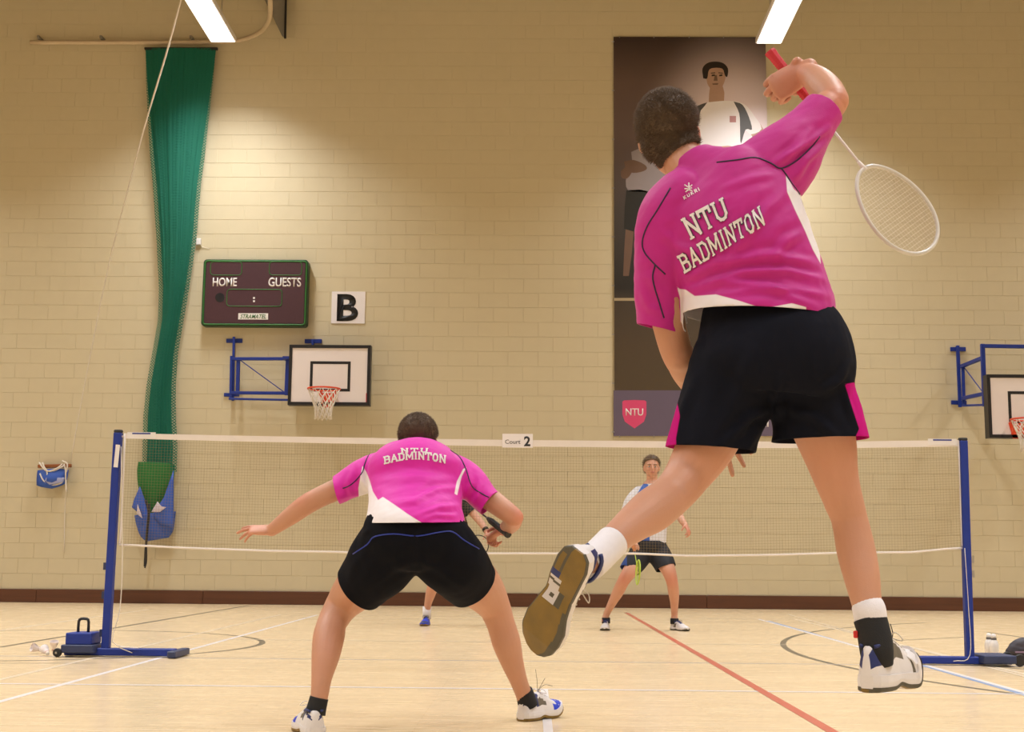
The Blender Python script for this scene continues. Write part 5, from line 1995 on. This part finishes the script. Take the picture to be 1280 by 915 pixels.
folds2 = [([(575, 610), (545, 612), (520, 625), (490, 628)], 4, .005), ([(578, 632), (550, 634), (520, 645)], 3.5, .005), ([(572, 645), (545, 643), (525, 650)], 3, .004), ([(480, 600), (520, 596), (560, 600)], 5, .003),
          ([(450, 585), (452, 600), (462, 615)], 3.5, .006), ([(440, 590), (435, 605), (440, 620)], 3.5, .004), ([(585, 590), (588, 605), (580, 622)], 3.5, .006), ([(600, 605), (598, 620), (590, 632)], 3.5, .004)]
white2 = [[(453, 582), (458, 590), (462, 600), (466, 614), (472.6, 625), (478.5, 621), (494.9, 632), (509.7, 642.5), (528, 654), (528, 662), (450, 662), (448, 610)],
          [(583, 584), (577, 596), (571.5, 619), (568, 617), (571, 602), (579, 586)]]
shirt2, bv2 = garment('shirt', P2, s2, .0065,
    [(vplane(519, 653, Z0)[0], -vplane(519, 653, Z0)[1], .36, [(at(432, 612, Z0 + .15), .13), (at(606, 622, Z0 + .13), .10)]),
     (at(421, 614, Z0 + .15), at(398, 619, Z0 + .15) - at(421, 613, Z0 + .15), .11),
     (at(612, 629, Z0 + .12), at(626, 640, Z0 + .11) - at(612, 629, Z0 + .12), .11),
     (at(522, 564, Z0 + .265), at(522, 552, Z0 + .33) - at(522, 566, Z0 + .26), .12)],
    M['magenta_lit'], [(p_, w_, a_ * 1.6) for p_, w_, a_ in folds2], [(.0028, 15, (1, 0, 0), .4, 3.0), (.001, 45, (1, 0, 0), .4, 5.0)], {'white_panel': white2})
for pts in ([(477, 560), (462, 568), (456, 580), (453, 590), (444.4, 601), (435, 608), (426, 611)], [(563, 563), (575, 572), (583, 588), (590, 608), (604, 618), (614, 623)]):
    seam('piping', bv2, pts, .0026, M['piping'], shirt2)
cloth_text('lettering', 'BADMINTON', [(480, 571), (557, 569.5), (556.5, 579.5), (481, 580.5)], bv2, M['print'], shirt2, .2, .003, arch=5.5, gap=.12)
cloth_text('lettering', 'NTU', [(501, 560.5), (535, 560.5), (534, 566), (502, 566)], bv2, M['print'], shirt2, .2, .003, arch=0, gap=.3)
# shorts
ss2 = [
    lambda b: chain(b, [(520, 620, Z0 + .07, 42, .6), (520, 642, Z0 + .03, 55, .62), (519, 662, Z0 - .02, 66, .70), (519, 682, Z0 - .02, 66, .66), (519, 696, Z0 + .01, 52, .6)], 36, 6, False),
    lambda b: chain(b, [(505, 662, Z0 - .01, 44, .95), (490, 684, Z0 + .01, 45, .95), (474, 706, Z0 + .06, 43), (459, 724, Z0 + .11, 37), (446, 738, Z0 + .15, 33), (432, 752, Z0 + .2, 31)], 30, 6),
    lambda b: chain(b, [(533, 662, Z0 - .01, 44, .95), (550, 684, Z0 + .01, 45, .95), (566, 702, Z0 + .06, 43), (580, 718, Z0 + .17, 38), (592, 732, Z0 + .25, 34), (606, 747, Z0 + .31, 31)], 30, 6),
    lambda b: chain(b, [(496, 696, Z0 + .04, 22), (519, 698, Z0 + .04, 20), (542, 696, Z0 + .05, 22)], 24, 5),
]
folds_s2 = [([(520, 700), (490, 712), (460, 735)], 5, .005), ([(520, 700), (550, 712), (580, 735)], 5, .005), ([(519, 660), (519, 690), (519, 712)], 4, .006), ([(462, 662), (452, 668), (450, 680)], 3, .006), ([(585, 655), (592, 668), (598, 690)], 4, .005), ([(455, 690), (440, 710), (435, 730)], 5, .004)]
shorts2, bvs2 = garment('shorts', P2, ss2, .0065,
    [(at(449, 735, Z0 + .14), at(425, 757, Z0 + .2) - at(449, 735, Z0 + .14), .17),
     (at(591, 730, Z0 + .25), at(608, 747, Z0 + .31) - at(591, 730, Z0 + .25), .18),
     (*vplane(520, 642, Z0), .45)],
    M['shortcloth'], folds_s2, [(.003, 13, (0, 0, 1), .4, 8.0)], None, smooth=22)
for pts in ([(441.4, 692.6), (459, 680.7), (468, 671), (492, 667.5), (521.6, 670), (551, 665), (566, 665), (581, 676), (604.7, 689.6)],):
    seam('blue_piping', bvs2, pts, .0028, mat('royal_blue_piping', (.01, .03, .30), .5), shorts2)
# feet
for st_s in ([(399, 872, Z0 - .01, 11.8), (397, 880, Z0 - .012, 12), (394, 892, Z0 - .015, 13)], [(654.5, 864, Z0 + .53, 11.4), (657, 871, Z0 + .54, 11.6), (660, 882, Z0 + .555, 12.5)]):
    b = bmesh.new(); chain(b, st_s, 22, 4, False)
    obj('sock', b, M['sock_black'], P2, True)
hp = ground(394, 922); hp.z = .0
_, Tq = make_shoe(P2, hp, hp + Vector((-.30, .95, 0)), Vector((0, 0, 1)), STY_BLUE, 1.0, 0, -1, 1.3, 1.25)
print('l ankle', project_np(np.array([Tq((0, .05, .08))])), Tq((0, .05, .08)).y - Z0)
hp = ground(651, 902); hp.z = .0
s_, Ts = make_shoe(P2, hp, hp + Vector((.60, .80, 0)), Vector((0, 0, 1)), STY_BLUE, .98, 16, 1, 1.15, 1.3)
print('r ankle', project_np(np.array([Ts((0, .05, .08))])), Ts((0, .05, .08)).y - Z0)
b = bmesh.new()
tube(b, [Ts((0, .125, .095)), Ts((.0, .12, .13)), Ts((-.005, .115, .17))], .0011, 5, 4)
tube(b, [Ts((0, .125, .095)), Ts((.01, .135, .115)), Ts((.02, .15, .14))], .0011, 5, 4)
tube(b, [Ts((0, .125, .095)), Ts((.01, .16, .115)), Ts((.03, .20, .11))], .0011, 5, 4)
obj('lace_ends', b, M['black'], s_, True)
M['blackgrip'] = mat('black_grip_tape', (.015, .015, .014), .5, .2, 40)
racket('black gripped racket in the right hand of the crouching player, its butt showing', rb, rb + (rt2 - rb).normalized() * .675, Vector((.3, 0, 1)), M['blackgrip'], sblack, sblack, M['cord'])

# ================================================================ PERSON 3: far right player, facing the camera
Q0 = 13.4
P3 = thing('person', 'player in a white and blue shirt facing the camera beyond the net, knees bent', 'person', (at(810, 700, Q0).x, Q0, 0))
Rh3 = Matrix.Rotation(math.radians(180), 3, 'Z') @ Matrix.Rotation(math.radians(2), 3, 'X')
hc3 = at(814.5, 584.5, Q0)
b = bmesh.new()
head(b, hc3, Rh3, .97)
chain(b, [(815, 612, Q0, 9), (815, 603, Q0, 7), (815, 594, Q0, 6.8), (815, 588, Q0, 7)])
chain(b, [(813, 689, Q0, 14, .6), (813, 684, Q0, 17, .7), (814, 675, Q0, 17, .75), (815, 655, Q0, 18, .7), (815, 632, Q0, 21, .65), (815, 617, Q0, 20, .65), (815, 608, Q0, 12, .8)], 22)
chain(b, [(797, 617, Q0, 7.5), (789, 632, Q0, 6.3), (784, 650, Q0 - .03, 5.2), (785, 664, Q0 - .15, 4.8), (789, 674, Q0 - .28, 3.6)])
hand(b, at(790, 676, Q0 - .30), Vector((.25, -.6, -.35)), Vector((.2, .1, .9)), -1, s=.95, curls=(55, 70, 45), spread=2)
chain(b, [(833, 617, Q0, 7.5), (842, 630, Q0, 6.2), (848, 642, Q0 - .05, 5.2), (852, 650, Q0 - .15, 4.6), (857, 657, Q0 - .22, 3.5)])
hand(b, at(857, 656, Q0 - .22), Vector((.22, -.45, -.55)), Vector((.6, -.3, .4)), 1, s=.95, curls=(25, 35, 25), spread=4)
chain(b, [(804, 690, Q0, 12), (795, 704, Q0 - .08, 11), (786, 716, Q0 - .15, 9), (779, 727, Q0 - .16, 7.6), (773, 739, Q0 - .10, 7.3), (766, 752, Q0 - .02, 5.6), (759, 766, Q0 + .05, 4.2), (756, 776, Q0 + .05, 4.4)], 18)
chain(b, [(822, 690, Q0, 12), (830, 702, Q0 - .08, 11), (836, 714, Q0 - .15, 9), (840, 727, Q0 - .16, 7.4), (842, 740, Q0 - .10, 7), (843, 753, Q0 - .02, 5.4), (843, 766, Q0 + .05, 4.2), (843, 775, Q0 + .05, 4.4)], 18)
me = voxel(b, .0065, 2, .5)
sockets(me, hc3, Rh3, .97)
flush(me, [(at(857, 662, Q0 - .3), .08, 1.0), (at(779, 724, Q0 - .2), .09, .9), (at(840, 724, Q0 - .2), .09, .9), (at(815, 590, Q0 - .1), .07, .4)])
smooth_shade(me)
link('body', me, M['skin_pale'], P3)
hair(P3, me, hc3, Rh3, .97, 2500, .02, .088, 12, .012, .05, nape=-.05)
face_bits(P3, hc3, Rh3, .97, M['hair_short'])
M['whiteshirt'] = mat('white_sports_shirt', (.74, .74, .80), .6, .05, 10)
panel_mat(M['whiteshirt'], 'blue_panel', (.03, .13, .55), .25)
sh3 = [
    lambda b: chain(b, [(814, 688, Q0, 17, .9), (814, 676, Q0, 18.5, .85), (815, 655, Q0, 19, .8), (815, 632, Q0, 23, .75), (815, 618, Q0, 24, .7), (815, 609, Q0, 15, .8), (815, 603, Q0, 8.5, .9)], 26, 5),
    lambda b: chain(b, [(800, 617, Q0, 10), (790, 628, Q0, 9.5), (785, 640, Q0, 8.5), (782, 655, Q0, 8.5)], 20, 5),
    lambda b: chain(b, [(830, 617, Q0, 10), (840, 627, Q0, 9.5), (846, 637, Q0 - .02, 8.5), (852, 649, Q0 - .04, 8)], 20, 5),
]
blue3 = [[(797, 664), (812, 661), (812, 680), (797, 680)], [(805, 603), (811, 606), (800, 620), (796, 618)], [(819, 606), (825, 603), (834, 618), (830, 620)], [(792, 622), (797, 622), (799, 664), (796, 664)]]
garment('shirt', P3, sh3, .010, [(at(814, 679, Q0), (0, 0, -1), .3), (at(784, 645, Q0), at(782, 655, Q0) - at(784, 645, Q0), .12), (at(848, 641, Q0 - .02), at(852, 649, Q0) - at(847, 640, Q0), .12), (at(815, 605, Q0), (0, 0, 1), .1)],
        M['whiteshirt'], [], [(.006, 9, (0, 0, 1), .5, 1.0)], {'blue_panel': blue3}, .003, 3)
so3 = [
    lambda b: chain(b, [(814, 670, Q0, 18, .8), (812, 680, Q0, 22, .8), (811, 689, Q0, 23, .75)], 26, 5, False),
    lambda b: chain(b, [(804, 688, Q0, 15), (796, 700, Q0 - .05, 14.5), (788, 711, Q0 - .10, 13), (783, 722, Q0 - .13, 12)], 20, 5),
    lambda b: chain(b, [(820, 688, Q0, 15), (827, 699, Q0 - .05, 14.5), (832, 708, Q0 - .10, 13.5), (836, 720, Q0 - .13, 12)], 20, 5),
]
M['shorts3'] = mat('black_shorts_far', (.014, .015, .022), .75, .3, 10)
panel_mat(M['shorts3'], 'blue_side', (.02, .06, .26), .25)
garment('shorts', P3, so3, .010, [(at(787, 713, Q0 - .1), at(783, 722, Q0 - .13) - at(787, 712, Q0 - .1), .2), (at(833, 710, Q0 - .1), at(836, 720, Q0 - .13) - at(832, 709, Q0 - .1), .2), (at(814, 676, Q0), (0, 0, 1), .3)],
        M['shorts3'], [], [(.006, 9, (0, 0, 1), .5, 4.0)], {'blue_side': [[(770, 690), (783, 686), (784, 715), (772, 715)]]}, .003, 3)
for g, d in (((754, 780), Vector((-.12, -1, 0))), ((844, 779), Vector((.45, -.9, 0)))):
    tp2 = ground(*g); tp2.z = 0; d = d.normalized()
    ank = at(757.5, 768, Q0 + .05) if g[0] < 800 else at(843, 768, Q0 + .05)
    hp = Vector((ank.x, ank.y, 0)) - d * .05
    make_shoe(P3, hp, hp + d, Vector((0, 0, 1)), STY_FAR, 1.0, 0, 1 if g[0] > 800 else -1)
    b = bmesh.new(); tube(b, [(ank.x, ank.y, .06), (ank.x, ank.y, .115)], .042, 16); obj('sock', b, M['sock_black'], P3, True)
M['lime'] = mat('lime_frame', (.45, .60, .04), .4, .1, 20)
M['orangegrip'] = mat('orange_grip', (.55, .20, .06), .5, .1, 20)
M['limestring'] = mat('lime_strings', (.42, .55, .05), .4)
bt = at(791.5, 679, Q0 - .33)
tpn = at(796.5, 709, Q0 - .72)
r3, T3 = racket('lime green racket held low in front of the shorts of the player in white', bt, bt + (tpn - bt).normalized() * .675, Vector((.45, -.75, -.5)), M['orangegrip'], M['lime'], M['lime'], M['limestring'])

# ================================================================ PERSON 4: far left player, mostly hidden behind the crouching player
S0 = 13.9
P4 = thing('person', 'player in black shirt and blue shoes mostly hidden behind the crouching player', 'person', (at(572, 700, S0).x, S0, 0))
Rh4 = Matrix.Rotation(math.radians(175), 3, 'Z')
hc4 = at(560, 590, S0)
b = bmesh.new()
head(b, hc4, Rh4, .97)
chain(b, [(561, 616, S0, 9), (561, 608, S0, 7), (560, 598, S0, 6.8)])
chain(b, [(568, 706, S0, 15, .8), (568, 690, S0, 18, .75), (567, 675, S0, 16.5, .75), (565, 655, S0, 17, .7), (562, 634, S0, 20, .65), (561, 620, S0, 19, .65), (561, 612, S0, 12, .8)], 22)
chain(b, [(576, 621, S0, 7.2), (585, 633, S0 - .02, 6), (595, 646, S0 - .08, 4.8), (603, 656, S0 - .16, 4.3), (609, 666, S0 - .24, 3.2)])
hand(b, at(609, 665, S0 - .24), at(615, 677, S0 - .30) - at(609, 665, S0 - .24), Vector((.6, -.5, .3)), 1, s=.95, curls=(30, 40, 30), spread=4)
chain(b, [(544, 621, S0, 7.2), (537, 636, S0 - .02, 6), (533, 652, S0 - .06, 4.8), (537, 664, S0 - .2, 4.3), (541, 672, S0 - .3, 3.2)])
hand(b, at(541, 672, S0 - .3), Vector((.2, -.6, -.4)), Vector((-.4, -.2, .7)), -1, s=.95, curls=(30, 40, 30), spread=4)
chain(b, [(560, 694, S0, 12), (552, 708, S0 - .06, 10.5), (545, 721, S0 - .10, 8.3), (541, 732, S0 - .10, 7), (538, 743, S0 - .05, 6.3), (535, 755, S0 + .02, 4.6), (533.5, 766, S0 + .05, 4.2)], 18)
chain(b, [(580, 694, S0, 12), (592, 708, S0 - .06, 10.5), (602, 721, S0 - .10, 8.3), (608, 732, S0 - .10, 7), (612, 745, S0 - .05, 6.3), (616, 757, S0 + .02, 4.6), (618, 768, S0 + .05, 4.2)], 18)
me = voxel(b, .0065, 2, .5)
sockets(me, hc4, Rh4, .97)
flush(me, [(at(612, 672, S0 - .25), .08, 1.0)])
smooth_shade(me)
link('body', me, M['skin_pale'], P4)
hair(P4, me, hc4, Rh4, .97, 1500, .02, .088, 14, .012, .05, nape=-.05)
face_bits(P4, hc4, Rh4, .97, M['hair_short'])
M['blackshirt'] = mat('black_shirt', (.012, .012, .014), .7, .2, 10)
garment('shirt', P4, [
    lambda b: chain(b, [(568, 690, S0, 18, .9), (568, 676, S0, 18.5, .85), (566, 655, S0, 19, .8), (563, 634, S0, 22, .75), (561, 621, S0, 22, .7), (561, 613, S0, 14, .8), (561, 608, S0, 8.5, .9)], 26, 5),
    lambda b: chain(b, [(572, 620, S0, 9.5), (580, 628, S0, 9), (588, 638, S0 - .03, 8), (594, 646, S0 - .06, 7.5)], 20, 5),
    lambda b: chain(b, [(546, 621, S0, 9.5), (540, 632, S0, 9), (536, 644, S0 - .02, 8.2), (534, 652, S0 - .06, 8)], 20, 5)], .010,
    [(at(568, 682, S0), (0, 0, -1), .3), (at(589, 640, S0 - .03), at(594, 646, S0) - at(588, 639, S0), .12), (at(535.5, 645, S0), (0, 0, -1), .12), (at(561, 610, S0), (0, 0, 1), .1)],
    M['blackshirt'], [], [(.006, 9, (0, 0, 1), .5, 1.0)], None, .003, 3)
garment('shorts', P4, [
    lambda b: chain(b, [(568, 672, S0, 17, .8), (568, 684, S0, 21, .85), (569, 696, S0, 23, .8)], 26, 5),
    lambda b: chain(b, [(562, 690, S0, 14.5), (554, 703, S0 - .05, 13), (549, 713, S0 - .08, 12), (545, 722, S0 - .1, 11)], 20, 5),
    lambda b: chain(b, [(577, 690, S0, 14.5), (588, 702, S0 - .05, 13), (596, 712, S0 - .08, 12), (602, 721, S0 - .1, 11)], 20, 5)], .010,
    [(at(549, 714, S0 - .08), at(545, 722, S0 - .1) - at(549, 713, S0 - .08), .2), (at(597, 713, S0 - .08), at(602, 721, S0 - .1) - at(596, 712, S0 - .08), .2), (at(568, 677, S0), (0, 0, 1), .3)],
    M['shorts3'], [], [(.006, 9, (0, 0, 1), .5, 4.0)], None, .003, 3)
for ap, d in ((at(533.5, 770, S0 + .05), Vector((-.05, -1, 0))), (at(618, 771, S0 + .05), Vector((.35, -.9, 0)))):
    d = d.normalized()
    hp = Vector((ap.x, ap.y, 0)) - d * .05
    make_shoe(P4, hp, hp + d, Vector((0, 0, 1)), STY_ROYAL, 1.0, 0, 1)
    b = bmesh.new(); tube(b, [(ap.x, ap.y, .06), (ap.x, ap.y, .19)], [.043, .045], 16); obj('sock', b, M['sock_white'], P4, True)
b = bmesh.new(); wq_ = at(607, 662, S0 - .22); d_ = (at(609, 666, S0 - .24) - at(603, 656, S0 - .16)).normalized(); tube(b, [wq_ - d_ * .012, wq_ + d_ * .012], .034, 14); obj('wristband', b, M['sock_black'], P4, True)
rb4 = at(540, 676, S0 - .36)
rt4 = at(611, 684, S0 - .62)
racket('dark thin framed racket whose head shows beside the shorts of the crouching player', rt4 - (rt4 - rb4).normalized() * .675, rt4, Vector((.1, -1, .15)), M['blackgrip'], sblack, sblack, M['cord'])
